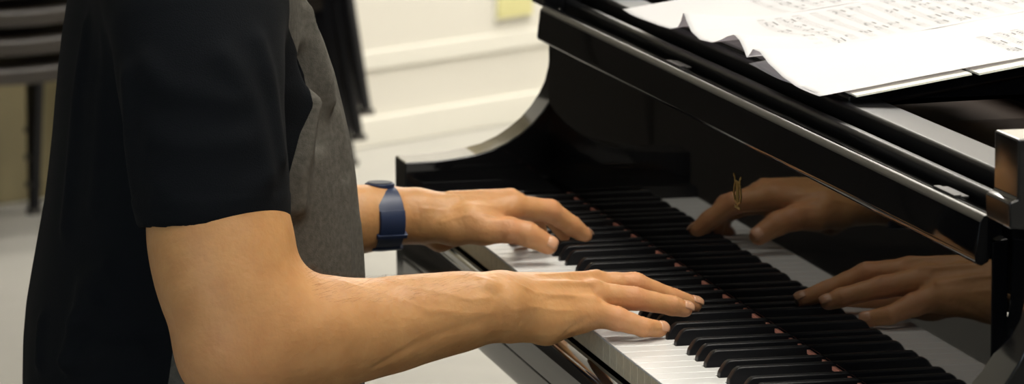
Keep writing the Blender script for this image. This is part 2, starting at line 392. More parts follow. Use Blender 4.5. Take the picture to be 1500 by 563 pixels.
for i in range(KEYS_W): white_key(i)
def black_key(v, dn):
    y = KEYS_W*PW-v; h = 0.0125; z0 = -0.012; dz = -0.0085 if dn else 0.0
    w0, w1 = BW/2, 0.0042
    sec = []                 # loops along x: (x, halfwidth_bottom, halfwidth_top, ztop)
    for x, zt in ((0.0500, 0.0012), (0.0508, 0.0040), (0.0540, 0.0090), (0.0558, 0.0110), (0.0580, 0.0123), (0.0620, h), (0.26, h)):
        k = (zt/h)
        sec.append((x, w0, w0+(w1-w0)*k, zt))
    vs = []; fs = []
    for x, a, b_, zt in sec:
        vs += [(x, y-a, KZ+z0+dz), (x, y-b_, KZ+zt+dz), (x, y-b_*0.55, KZ+zt+0.0006+dz), (x, y+b_*0.55, KZ+zt+0.0006+dz), (x, y+b_, KZ+zt+dz), (x, y+a, KZ+z0+dz)]
    n = 6
    for s in range(len(sec)-1):
        for k in range(n-1): fs.append((s*n+k, (s+1)*n+k, (s+1)*n+k+1, s*n+k+1))
        fs.append((s*n+5, (s+1)*n+5, (s+1)*n, s*n))
    fs.append(tuple(range(n))[::1]); fs.append(tuple(range((len(sec)-1)*n, len(sec)*n))[::-1])
    o = mk('black_key', vs, [f[::-1] for f in fs], [M['black_key']], P, origin=(0.15, y, KZ+z0))
    return bevel(o, 0.0007, 2)
for j, v in enumerate(blacks): black_key(v, j in PRESSED_B)
# felt strip under the fallboard
yprism('felt_strip', [(FR-0.0005, 0.0070), (FR-0.0005, 0.0102), (FR+0.002, 0.0102), (FR+0.002, 0.0070)], 0.0, 1.222, M['felt'], 0)
# fallboard: upright board, folded nose rail on top
fb = yprism('fallboard', [(FR, 0.0128), (FR, 0.170), (FR+0.012, 0.172), (FR+0.012, 0.0128)], PY0+0.0008, PY1-0.0008, M['mirror_lacquer'], 0.0012)
nose = yprism('fallboard_nose', [(0.1246, 0.1842), (0.1215, 0.1600), (0.1215, 0.1570), (0.1230, 0.1545), (0.1262, 0.1535), (0.1310, 0.1560), (0.1333, 0.1610), (0.1335, 0.172), (0.1410, 0.175), (0.1420, 0.1855), (0.1400, 0.1875), (0.1300, 0.1888), (0.1275, 0.1880)], PY0+0.0010, PY1-0.0015, M['mirror_lacquer'], 0.0007, fb)
nose.data.materials.append(M['edge'])
for pl in nose.data.polygons:
    c_ = pl.center
    if c_.z > 0.1835+KZ and abs(pl.normal.y) < 0.5 and pl.normal.x < -0.3: pl.material_index = 1
for yc in (0.029, 0.805):
    for k in (0, 1):
        b = MB(); b.box(0.1345+k*0.006, 0.1400+k*0.006, yc-0.024, yc+0.024, KZ+0.1865, KZ+0.1895-k*0.001)
        bevel(b.build('hinge', [M['hinge']], fb), 0.0006)
# gold emblem on the fallboard: a small lyre
def lyre():
    b = MB(); yc, zc = 0.5805, KZ+0.1065; x = FR-0.0004
    def stroke(pts, wd):
        pts = [np.array(p, float) for p in pts]
        for p, q in zip(pts[:-1], pts[1:]):
            d = q-p; L = np.linalg.norm(d); n = np.array([-d[1], d[0]])/L*wd/2
            q4 = [p+n, q+n, q-n, p-n]
            vs = [(x-0.0002, yc+a, zc+c) for a, c in q4]+[(x+0.0004, yc+a, zc+c) for a, c in q4]
            b.add(vs, [(0, 1, 2, 3), (7, 6, 5, 4), (0, 4, 5, 1), (1, 5, 6, 2), (2, 6, 7, 3), (3, 7, 4, 0)])
    for sg in (-1, 1):
        stroke([(sg*0.002, -0.010), (sg*0.008, -0.0085), (sg*0.0115, -0.003), (sg*0.010, 0.003), (sg*0.007, 0.007), (sg*0.0085, 0.0115), (sg*0.012, 0.0135)], 0.0018)
    for k in (-2, -1, 0, 1, 2): stroke([(k*0.0016, -0.0085), (k*0.0016, 0.0085)], 0.0006)
    stroke([(-0.009, 0.0085), (0.009, 0.0085)], 0.0014); stroke([(-0.008, -0.0135), (0.008, -0.0135)], 0.0022); stroke([(0, -0.0135), (0, -0.009)], 0.003)
    return b.build('emblem', [M['gold_leaf']], fb)
lyre()
# rails behind the fallboard and the stretcher
yprism('fallboard_rail', [(0.1510, 0.160), (0.1510, 0.1925), (0.1535, 0.195), (0.1590, 0.195), (0.1605, 0.193), (0.1605, 0.160)], PY0+0.0005, PY1-0.0005, M['rubbed_lacquer'], 0.0014)
yprism('stretcher', [(0.1690, 0.120), (0.1690, 0.2025), (0.1715, 0.205), (0.2035, 0.205), (0.2035, 0.120)], PY0+0.0005, PY1-0.0005, M['rubbed_lacquer'], 0.0014)
# case behind: long bass rim, curved treble rim, plate, soundboard, strings, pins
rim_in = [(0.40, PY1), (1.75, PY1), (1.93, 1.24), (1.99, 1.08), (1.95, 0.92), (1.80, 0.78), (1.55, 0.66), (1.25, 0.46), (1.02, 0.20), (0.85, 0.0), (0.68, -0.07), (0.50, PY0), (0.40, PY0)]
def offset_poly(poly, d):
    out = []
    for i, p in enumerate(poly):
        a = np.array(poly[max(i-1, 0)]); c = np.array(poly[min(i+1, len(poly)-1)]); t = (c-a)/np.linalg.norm(c-a)
        n = np.array([-t[1], t[0]]); out.append((p[0]+n[0]*d, p[1]+n[1]*d))
    return out
ro = offset_poly(rim_in, 0.048)
vs = []; fs = []
for z in (-0.092, 0.248):
    vs += [(x, y, z+KZ) for x, y in rim_in]+[(x, y, z+KZ) for x, y in ro]
n = len(rim_in)
for i in range(n-1):
    fs += [(i, i+1, 2*n+i+1, 2*n+i), (n+i+1, n+i, 3*n+i, 3*n+i+1), (2*n+i, 2*n+i+1, 3*n+i+1, 3*n+i), (i+1, i, n+i, n+i+1)]
fs += [(0, 2*n, 3*n, n), (n-1, 2*n-1, 4*n-1, 3*n-1)]
bevel(mk('rim', vs, fs, [M['lacquer']], P), 0.002)
b = MB(); b.prism_z(rim_in[::-1], KZ-0.02, KZ+0.0); b.build('soundboard', [M['spruce']], P)
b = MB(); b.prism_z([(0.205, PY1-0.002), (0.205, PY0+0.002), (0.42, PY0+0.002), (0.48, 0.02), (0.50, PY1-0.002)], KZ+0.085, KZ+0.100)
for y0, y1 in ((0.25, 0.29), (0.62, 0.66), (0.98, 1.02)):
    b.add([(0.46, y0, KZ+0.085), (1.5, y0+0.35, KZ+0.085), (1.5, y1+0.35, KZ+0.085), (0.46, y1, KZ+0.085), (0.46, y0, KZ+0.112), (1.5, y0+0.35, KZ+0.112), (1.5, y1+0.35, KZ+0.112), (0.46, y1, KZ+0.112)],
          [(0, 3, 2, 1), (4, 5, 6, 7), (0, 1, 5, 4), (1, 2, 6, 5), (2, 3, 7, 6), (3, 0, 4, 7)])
bevel(b.build('iron_plate', [M['shade_bronze']], P), 0.004)
b = MB()
for r in range(4):
    for k in range(56):
        y = PY0+0.05+k*0.0228+r*0.005
        b.tube([(0.275+r*0.022, y, KZ+0.100), (0.275+r*0.022, y, KZ+0.128)], 0.0032, 6)
o = b.build('tuning_pins', [M['pin']], P); o['kind'] = 'stuff'
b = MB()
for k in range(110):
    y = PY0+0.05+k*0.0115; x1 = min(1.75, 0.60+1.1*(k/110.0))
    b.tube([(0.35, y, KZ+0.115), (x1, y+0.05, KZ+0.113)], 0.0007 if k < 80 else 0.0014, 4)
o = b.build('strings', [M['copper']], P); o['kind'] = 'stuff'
b = MB(); b.box(0.50, 0.62, PY0+0.03, PY1-0.05, KZ+0.165, KZ+0.185); bevel(b.build('damper_rail', [M['lacquer']], P), 0.003)
# music desk lying low over the tuning pins
DS = 0.152
def desk_z(x): return 0.2085+DS*(x-0.15)
b = MB()
x0, x1, y0, y1 = 0.176, 0.47, 0.40, 1.0
b.add([(x, y, KZ+desk_z(x)-0.0028-t) for t in (0.013, 0) for (x, y) in ((x0, y0), (x1, y0), (x1, y1), (x0, y1))],
      [(0, 3, 2, 1), (4, 5, 6, 7), (0, 1, 5, 4), (1, 2, 6, 5), (2, 3, 7, 6), (3, 0, 4, 7)])
desk = bevel(b.build('music_desk', [M['lacquer']], P), 0.002)
for yy in (0.42, 0.96):
    b = MB(); b.add([(x, y, KZ+z) for y in (yy-0.012, yy+0.012) for (x, z) in ((0.185, 0.203), (0.47, 0.203), (0.46, 0.24), (0.185, 0.20))],
          [(0, 1, 2, 3), (7, 6, 5, 4), (0, 4, 5, 1), (1, 5, 6, 2), (2, 6, 7, 3), (3, 7, 4, 0)])
    bevel(b.build('desk_runner', [M['lacquer']], desk), 0.001)
# black shelf arm sticking out from under the music on the treble side
b = MB(); b.add([(0.3213,0.5373,KZ+0.193), (0.3443,0.3448,KZ+0.193), (0.4443,0.4448,KZ+0.193), (0.4213,0.5973,KZ+0.193), (0.3213,0.5373,KZ+0.205), (0.3443,0.3448,KZ+0.205), (0.4443,0.4448,KZ+0.205), (0.4213,0.5973,KZ+0.205)], [(0, 1, 2, 3), (7, 6, 5, 4), (0, 4, 5, 1), (1, 5, 6, 2), (2, 6, 7, 3), (3, 7, 4, 0)])
bevel(b.build('desk_side_shelf', [M['lacquer']], P), 0.0015)
# legs, lyre, pedals
def pleg(x, y):
    b = MB(); zt = KZ-0.092
    prof = [(0.0, 0.0), (0.055, 0.0), (0.055, 0.04), (0.042, 0.10), (0.030, 0.5), (0.030, 0.52), (0.036, 0.53), (0.036, 0.55), (0.0, 0.55)]
    rings = [(0.062, zt), (0.062, zt-0.08), (0.050, zt-0.10), (0.034, 0.16), (0.040, 0.14), (0.040, 0.11), (0.030, 0.09)]
    b.tube([(x, y, z) for r, z in rings], [r for r, z in rings], 8)
    o = bevel(b.build('leg', [M['lacquer']], P), 0.002)
    b = MB(); b.tube([(x-0.012, y, 0.035), (x+0.012, y, 0.035)], 0.035, 20); b.build('caster_wheel', [M['shade_bronze']], o)
    b = MB(); b.box(x-0.02, x+0.02, y-0.012, y+0.012, 0.06, 0.10); b.build('caster_fork', [M['shade_bronze']], o)
pleg(0.30, -0.02); pleg(0.30, 1.24); pleg(1.72, 1.05)
b = MB(); b.box(0.28, 0.33, 0.50, 0.53, 0.12, KZ-0.092); b.box(0.28, 0.33, 0.69, 0.72, 0.12, KZ-0.092); b.box(0.24, 0.37, 0.46, 0.76, 0.06, 0.14)
ly = bevel(b.build('pedal_lyre', [M['lacquer']], P), 0.004)
for yy in (0.54, 0.61, 0.68):
    b = MB(); b.add([(x, y, z) for z in (0.062, 0.072) for (x, y) in ((0.13, yy-0.016), (0.245, yy-0.010), (0.245, yy+0.010), (0.13, yy+0.016))],
       [(0, 3, 2, 1), (4, 5, 6, 7), (0, 1, 5, 4), (1, 2, 6, 5), (2, 3, 7, 6), (3, 0, 4, 7)])
    bevel(b.build('pedal', [M['shade_bronze']], ly), 0.003)

# ------------------------------------------------------------------ sheet music
def interp(xs, ys, x):
    return float(np.interp(x, xs, ys))
def sheet(name, label, y0, y1, edge, lift, front=0.1495, depth=0.297, skew=0.0, ink=None, m='paper', seed=0, falloff=0.055, ny=90, nx=48):
    """edge: list (y, height) of the front edge above the desk"""
    ey = [e[0] for e in edge]; eh = [e[1] for e in edge]
    order = np.argsort(ey); ey = np.array(ey)[order]; eh = np.array(eh)[order]
    rnd = random.Random(seed)
    ph = [rnd.uniform(0, 6.28) for _ in range(4)]
    # smooth the front edge
    yy = np.linspace(y0, y1, 400); hh = np.interp(yy, ey, eh); ker = np.hanning(13); ker /= ker.sum()
    hh = np.convolve(np.pad(hh, 6, 'edge'), ker, 'valid')
    def S_(u, v):              # u 0..1 depth, v 0..1 along the keyboard
        y = y0+(y1-y0)*v+skew*u; x = front+depth*u*math.cos(math.atan(DS))
        d = depth*u
        h = interp(yy, hh, y0+(y1-y0)*v)*math.exp(-(d/falloff)**1.3)
        h += 0.0009*math.sin(9*u+ph[0])*math.sin(7*v+ph[1])+0.0009
        return np.array([x, y, KZ+desk_z(x)+lift+h])
    vs = [S_(i/nx, j/ny) for i in range(nx+1) for j in range(ny+1)]
    fs = [(i*(ny+1)+j, (i+1)*(ny+1)+j, (i+1)*(ny+1)+j+1, i*(ny+1)+j+1) for i in range(nx) for j in range(ny)]
    nv = len(vs)
    th = 0.00025
    vs2 = [p-np.array([0, 0, th]) for p in vs]
    fs2 = [tuple(q+nv for q in f[::-1]) for f in fs]
    rim_ = []
    def edge_loop():
        L = [(0, j) for j in range(ny)]+[(i, ny) for i in range(nx)]+[(nx, j) for j in range(ny, 0, -1)]+[(i, 0) for i in range(nx, 0, -1)]
        return [i*(ny+1)+j for i, j in L]
    L = edge_loop()
    for k in range(len(L)):
        a, c = L[k], L[(k+1) % len(L)]; rim_.append((a, c, c+nv, a+nv))
    b = MB(); b.add(vs+vs2, fs+fs2+rim_, 0)
    # printed staves and notes
    def quad(u0, v0, u1, v1, wd):     # thin stroke from (u0,v0) to (u1,v1) in metres on the sheet
        W, D = (y1-y0), depth
        dx, dy = u1-u0, v1-v0; L_ = math.hypot(dx, dy)+1e-9; nx_, ny_ = -dy/L_*wd/2, dx/L_*wd/2
        steps = max(1, int(L_/0.02))
        for s in range(steps):
            t0, t1 = s/steps, (s+1)/steps
            pts = []
            for (t, sg) in ((t0, 1), (t1, 1), (t1, -1), (t0, -1)):
                u = (u0+dx*t+nx_*sg)/D; v = (v0+dy*t+ny_*sg)/W
                if not (0 <= u <= 1 and 0 <= v <= 1): break
                pts.append(S_(u, v)+np.array([0, 0, 0.00025]))
            if len(pts) == 4: b.add(pts, [(3, 2, 1, 0)], 1)
    if ink: ink(quad, rnd)
    o = b.build(name, [M[m], M['ink']], smooth=True)
    return tag(o, label, 'sheet music')
def ink_page(u_from, u_to, v_from, v_to, gap):
    """staves run along the keyboard; u is depth from the front edge, v is distance from the treble edge"""
    def f(quad, rnd):
        u = u_from
        while u < u_to:
            for s in range(5): quad(u+s*0.0016, v_from, u+s*0.0016, v_to, 0.00016)
            quad(u, v_to-0.001, u+0.0064, v_to-0.001, 0.0007)
            v = v_to-0.012
            while v > v_from+0.01:
                if rnd.random() < 0.42: v -= rnd.uniform(0.015, 0.03); continue
                n_ = rnd.choice((2, 3, 4)); d = rnd.uniform(0.004, 0.006); h0 = rnd.uniform(0.0, 0.006)
                for k in range(n_):
                    hh = u+h0+k*rnd.uniform(-0.001, 0.0014); vv = v-k*d
                    quad(hh, vv-0.0011, hh, vv+0.0011, 0.0018); quad(hh, vv+0.001, hh+0.007, vv+0.001, 0.0004)
                if n_ > 2: quad(u+h0+0.007, v+0.001, u+h0+0.007, v-(n_-1)*d+0.001, 0.0012)
                v -= n_*d+rnd.uniform(0.010, 0.028)
            u += gap
    return f
EDGE = [(1.0506, 0.0006), (1.0181, -0.0004), (0.9651, -0.0004), (0.9133, -0.0004), (0.8704, 0.0016), (0.8431, 0.007), (0.8308, 0.0146), (0.8234, 0.0221), (0.8137, 0.0164), (0.7969, 0.0078), (0.7659, 0.0033), (0.7238, 0.0057), (0.6963, 0.0112), (0.6714, 0.0175), (0.6513, 0.021), (0.6336, 0.0183), (0.6182, 0.0112), (0.6073, 0.0038)]
far_sheet = sheet('music_sheet', 'white sheet music farthest along the desk, its front edge curling up in a wave', 0.83, 1.0535, EDGE, 0.0012, ink=ink_page(0.10, 0.27, 0.01, 0.205, 0.0165), seed=1)
mid_sheet = sheet('music_sheet', 'white sheet music in the middle of the desk with a raised rippled front edge', 0.610, 0.832, EDGE, 0.0014, ink=ink_page(0.065, 0.28, 0.012, 0.20, 0.0165), seed=2)
near_sheet = sheet('music_sheet', 'white sheet music nearest the treble side, blank margin over the lower corner', 0.392, 0.6095, [(0.6052, 0.0076), (0.5901, 0.0154), (0.5687, 0.0147), (0.5413, 0.0076), (0.5019, 0.0021), (0.4594, 0), (0.3966, 0)], 0.0018, skew=-0.004, ink=ink_page(0.175, 0.29, 0.035, 0.13, 0.0150), seed=3)
sheet('music_sheet', 'plain sheet lying underneath the nearest music sheet at its front edge', 0.405, 0.612, [(0.4, 0.0), (0.7, 0.0)], 0.0005, front=0.152, depth=0.29, seed=4)
def booklet(label, x0, x1, y0, y1, lift, t, m):
    b = MB()
    N = 10
    for L in range(2):
        pts = []
        for i in range(N+1):
            x = x0+(x1-x0)*i/N; z = KZ+desk_z(x)+lift+L*t/2
            pts.append((x, z))
        vs = [(x, y, z+dz) for dz in (0, t/2-0.0003) for y in (y0+L*0.001, y1) for x, z in pts]
        K = N+1; fs = []
        for i in range(N):
            fs += [(i, K+i, K+i+1, i+1), (2*K+i, 2*K+i+1, 3*K+i+1, 3*K+i), (i, i+1, 2*K+i+1, 2*K+i), (K+i+1, K+i, 3*K+i, 3*K+i+1)]
        fs += [(0, 2*K, 3*K, K), (N, K+N, 3*K+N, 2*K+N)]
        b.add(vs, fs, 0)
    o = b.build('music_booklet', [M[m]])
    return tag(o, label, 'booklet')
booklet('thin cream music booklet peeping out under the treble edge of the sheets', 0.176, 0.272, 0.378, 0.60, -0.0017, 0.0016, 'cream_paper')
booklet('cream booklet under the sheets at the right edge of the photo', 0.276, 0.44, 0.372, 0.60, -0.0019, 0.0018, 'cream_paper')

# ------------------------------------------------------------------ stacked chairs
def make_chair(label, loc, rz, group):
    t = thing('stacking_chair', label, 'chair', loc, group, rz)
    b = MB(); n = 8
    for i in range(1):
        xs = [-0.205+0.41*k/n for k in range(n+1)]
        vs = []; fs = []
        for dz in (0, -0.032):
            for k, x in enumerate(xs):
                c = 0.012*(abs(x)/0.205)**2
                vs += [(x, -0.125, 0.370+c+dz+0.004), (x, 0.0, 0.365+c+dz), (x, 0.13, 0.368+c+dz), (x, 0.165, 0.357+c+dz)]
        K = 4*(n+1)
        for k in range(n):
            for j in range(3):
                a = k*4+j; fs.append((a, a+4, a+5, a+1)); fs.append((K+a, K+a+1, K+a+5, K+a+4))
            fs.append((k*4, K+k*4, K+k*4+4, k*4+4)); fs.append((k*4+3, k*4+7, K+k*4+7, K+k*4+3))
        for j in range(3): fs.append((j, j+1, K+j+1, K+j)); fs.append((n*4+j+1, n*4+j, K+n*4+j, K+n*4+j+1))
        b.add(vs, fs)
    bevel(mk('seat', b.v, b.f, [M['chair']], t, local=True), 0.006)
    # legs: blades that widen toward the seat
    def blade(name, foot, knee, top, w0, w1, w2, th=0.022):
        pts = [foot, knee]+([top] if top else []); ws = [w0, w1]+([w2] if top else [])
        vs = []; fs = []
        for p, wd in zip(pts, ws):
            vs += [(p[0]-th/2, p[1]-wd/2, p[2]), (p[0]+th/2, p[1]-wd/2, p[2]), (p[0]+th/2, p[1]+wd/2, p[2]), (p[0]-th/2, p[1]+wd/2, p[2])]
        for s in range(len(pts)-1):
            for k in range(4): fs.append((s*4+k, s*4+(k+1) % 4, s*4+4+(k+1) % 4, s*4+4+k))
        fs += [(3, 2, 1, 0), tuple(range(4*len(pts)-4, 4*len(pts)))]
        o = mk(name, vs, fs, [M['chair_leg']], t, local=True)
        return bevel(o, 0.004)
    LW = 0.215
    for sx in (-1, 1):
        for foot, knee, top, w1, w2 in (((sx*LW, -0.155, 0.0), (sx*(LW-0.005), -0.128, 0.365), (sx*(LW-0.02), -0.160, 0.63), 0.040, 0.022),
                                        ((sx*LW, 0.225, 0.0), (sx*(LW-0.008), 0.148, 0.35), None, 0.052, 0)):
            l = blade('leg', foot, knee, top, 0.016, w1, w2)
            bg = MB(); bg.box(foot[0]-0.013, foot[0]+0.013, foot[1]-0.011, foot[1]+0.011, 0.0, 0.012); mk('glide', bg.v, bg.f, [M['glide']], l, local=True)
    b = MB()
    for k in range(8):
        x0, x1 = -0.19+0.38*k/8, -0.19+0.38*(k+1)/8
        c0, c1 = 0.02*(1-(x0/0.19)**2), 0.02*(1-(x1/0.19)**2)
        b.add([(x0, -0.142-c0, 0.44), (x1, -0.142-c1, 0.44), (x1, -0.130-c1, 0.44), (x0, -0.130-c0, 0.44), (x0, -0.165-c0, 0.61), (x1, -0.165-c1, 0.61), (x1, -0.153-c1, 0.61), (x0, -0.153-c0, 0.61)],
              [(0, 3, 2, 1), (4, 5, 6, 7), (0, 1, 5, 4), (2, 3, 7, 6)]+([(3, 0, 4, 7)] if k == 0 else [])+([(1, 2, 6, 5)] if k == 7 else []))
    mk('backrest', b.v, b.f, [M['chair']], t, local=True)
    return t
def chair_stack(n, foot, fy, rz, pitch, shift, labels, group):
    """foot: world xy of the outer foot (front or rear, local y = fy) of the lowest chair"""
    R_ = Matrix.Rotation(rz, 3, 'Z')
    off = R_ @ Vector((-0.215, fy, 0)); back = R_ @ Vector((0, 1, 0))
    for k in range(n):
        p = Vector((foot[0], foot[1], 0))-off+back*shift*k
        make_chair(labels[k], (p.x, p.y, pitch*k+0.0), rz, group)
chair_stack(4, (0.7399, 6.0501), 0.225, math.radians(-142.6), 0.058, 0.024,
    ['small dark stacking chair at the bottom of the stack behind the pianist\'s chest',
     'small dark stacking chair second from the floor behind the pianist\'s chest',
     'small dark stacking chair third from the floor behind the pianist\'s chest',
     'small dark stacking chair on top of the stack behind the pianist\'s chest, its foot highest'], 'chairs stacked by the wall in front of the pianist')
chair_stack(4, (0.0529, 5.9023), -0.155, math.radians(-147), 0.058, 0.0,
    ['small dark brown stacking chair at the bottom of the stack at the left edge',
     'small dark brown stacking chair second from the floor in the stack at the left edge',
     'small dark brown stacking chair third from the floor in the stack at the left edge',
     'small dark brown stacking chair on top of the stack at the left edge'], 'chairs stacked behind the pianist\'s back')

# ------------------------------------------------------------------ piano bench
bx, by = -0.40, 0.68
B = thing('piano_bench', 'black padded piano bench under the pianist', 'bench', (bx, by, 0))
bt = 0.455
b = MB(); b.box(bx-0.17, bx+0.17, by-0.28, by+0.28, bt-0.055, bt); bevel(b.build('seat', [M['bench']], B), 0.015, 4)
b = MB(); b.box(bx-0.16, bx+0.16, by-0.27, by+0.27, bt-0.12, bt-0.056); bevel(b.build('apron', [M['lacquer']], B), 0.003)
for sx in (-1, 1):
    for sy in (-1, 1):
        b = MB(); b.tube([(bx+sx*0.14, by+sy*0.25, bt-0.121), (bx+sx*0.14, by+sy*0.25, 0.0)], [0.026, 0.016], 8); bevel(b.build('leg', [M['lacquer']], B), 0.002)

# ------------------------------------------------------------------ implicit surfaces for the person
def smin(a, b, k):
    h = np.clip(0.5+0.5*(b-a)/k, 0, 1)
    return b*(1-h)+a*h-k*h*(1-h)
def cap(Pn, a, b, ra, rb, n=None, s=1.0):
    a = np.asarray(a, np.float32); b = np.asarray(b, np.float32)
    q = Pn-a; d = b-a
    if n is not None:
        n = np.asarray(n, np.float32); n = n/np.linalg.norm(n)
        q = q-np.outer(q@n, n)*(1-1/s); d = d-n*(d@n)*(1-1/s)
    t = np.clip(q@d/(d@d+1e-12), 0, 1)
    return np.linalg.norm(q-t[:, None]*d, axis=1)-(ra+(rb-ra)*t)
def chain(Pn, pts, k=0.004, n=None, s=1.0):
    out = None
    for (p, r), (q, r_) in zip(pts[:-1], pts[1:]):
        d = cap(Pn, p, q, r, r_, n, s); out = d if out is None else smin(out, d, k)
    return out
def ell(Pn, c, r, rot=None):
    q = Pn-np.asarray(c, np.float32)
    if rot is not None: q = q@np.asarray(rot, np.float32)
    r = np.asarray(r, np.float32)
    k0 = np.linalg.norm(q/r, axis=1); k1 = np.linalg.norm(q/(r*r), axis=1)+1e-9
    return k0*(k0-1)/k1
def surface(f, lo, hi, h, B=10, smooth_it=1):
    """naive surface nets of the implicit function f inside a box, evaluated only near the surface"""
    lo = np.array(lo, float); hi = np.array(hi, float)
    nb = np.maximum(1, np.ceil((hi-lo)/(h*B)).astype(int)); N = nb*B
    cc = [lo[i]+(np.arange(nb[i])+0.5)*h*B for i in range(3)]
    C = np.stack(np.meshgrid(*cc, indexing='ij'), -1).reshape(-1, 3).astype(np.float32)
    dc = f(C)
    G = np.repeat(np.repeat(np.repeat(dc.reshape(nb), B, 0), B, 1), B, 2).astype(np.float32)
    near = np.where(np.abs(dc) < h*B*1.15+0.006)[0]
    loc = np.stack(np.meshgrid(*[np.arange(B)]*3, indexing='ij'), -1).reshape(-1, 3)
    bi = np.stack(np.unravel_index(near, nb), -1)
    for s in range(0, len(bi), 150):
        idx = (bi[s:s+150, None, :]*B+loc[None]).reshape(-1, 3)
        G[idx[:, 0], idx[:, 1], idx[:, 2]] = f((lo+idx*h).astype(np.float32))
    G[0] = G[-1] = 1; G[:, 0] = G[:, -1] = 1; G[:, :, 0] = G[:, :, -1] = 1
    sgn = G < 0
    cs = np.zeros(np.array(G.shape)-1, np.int8)
    for a in (0, 1):
        for b_ in (0, 1):
            for c in (0, 1):
                cs += sgn[a:G.shape[0]-1+a, b_:G.shape[1]-1+b_, c:G.shape[2]-1+c]
    act = np.stack(np.where((cs > 0) & (cs < 8)), -1)
    vid = -np.ones(cs.shape, np.int32); vid[act[:, 0], act[:, 1], act[:, 2]] = np.arange(len(act))
    acc = np.zeros((len(act), 3)); cnt = np.zeros(len(act))
    corners = [(a, b_, c) for a in (0, 1) for b_ in (0, 1) for c in (0, 1)]
    for p in corners:
        for ax in range(3):
            if p[ax] == 0:
                q = list(p); q[ax] = 1
                v0 = G[act[:, 0]+p[0], act[:, 1]+p[1], act[:, 2]+p[2]]; v1 = G[act[:, 0]+q[0], act[:, 1]+q[1], act[:, 2]+q[2]]
                m = (v0 < 0) != (v1 < 0); t = np.where(m, v0/np.where(m, v0-v1, 1), 0)
                pt = np.tile(np.array(p, float), (len(act), 1)); pt[:, ax] = t
                acc[m] += pt[m]; cnt[m] += 1
    V = lo+(act+acc/cnt[:, None])*h
    F = []
    for ax in range(3):
        s0 = [slice(None)]*3; s1 = [slice(None)]*3; s0[ax] = slice(0, -1); s1[ax] = slice(1, None)
        a0 = sgn[tuple(s0)]; a1 = sgn[tuple(s1)]
        e = np.stack(np.where(a0 != a1), -1)
        o1, o2 = (ax+1) % 3, (ax+2) % 3
        inv = a0[e[:, 0], e[:, 1], e[:, 2]]
        def c_(d1, d2):
            q = e.copy(); q[:, o1] -= d1; q[:, o2] -= d2; return vid[q[:, 0], q[:, 1], q[:, 2]]
        Q = np.stack([c_(1, 1), c_(0, 1), c_(0, 0), c_(1, 0)], -1)
        Q[~inv] = Q[~inv][:, ::-1]
        F.append(Q)
    F = np.concatenate(F)
    for _ in range(smooth_it):
        A = np.zeros_like(V); c = np.zeros(len(V))
        for k in range(4):
            i, j = F[:, k], F[:, (k+1) % 4]
            np.add.at(A, i, V[j]); np.add.at(c, i, 1)
            np.add.at(A, j, V[i]); np.add.at(c, j, 1)
        V = V*0.4+0.6*A/c[:, None]
    return V, F
def normals(V, F):
    n = np.cross(V[F[:, 2]]-V[F[:, 0]], V[F[:, 3]]-V[F[:, 1]]); out = np.zeros_like(V)
    for k in range(4): np.add.at(out, F[:, k], n)
    return out/(np.linalg.norm(out, axis=1)[:, None]+1e-12)

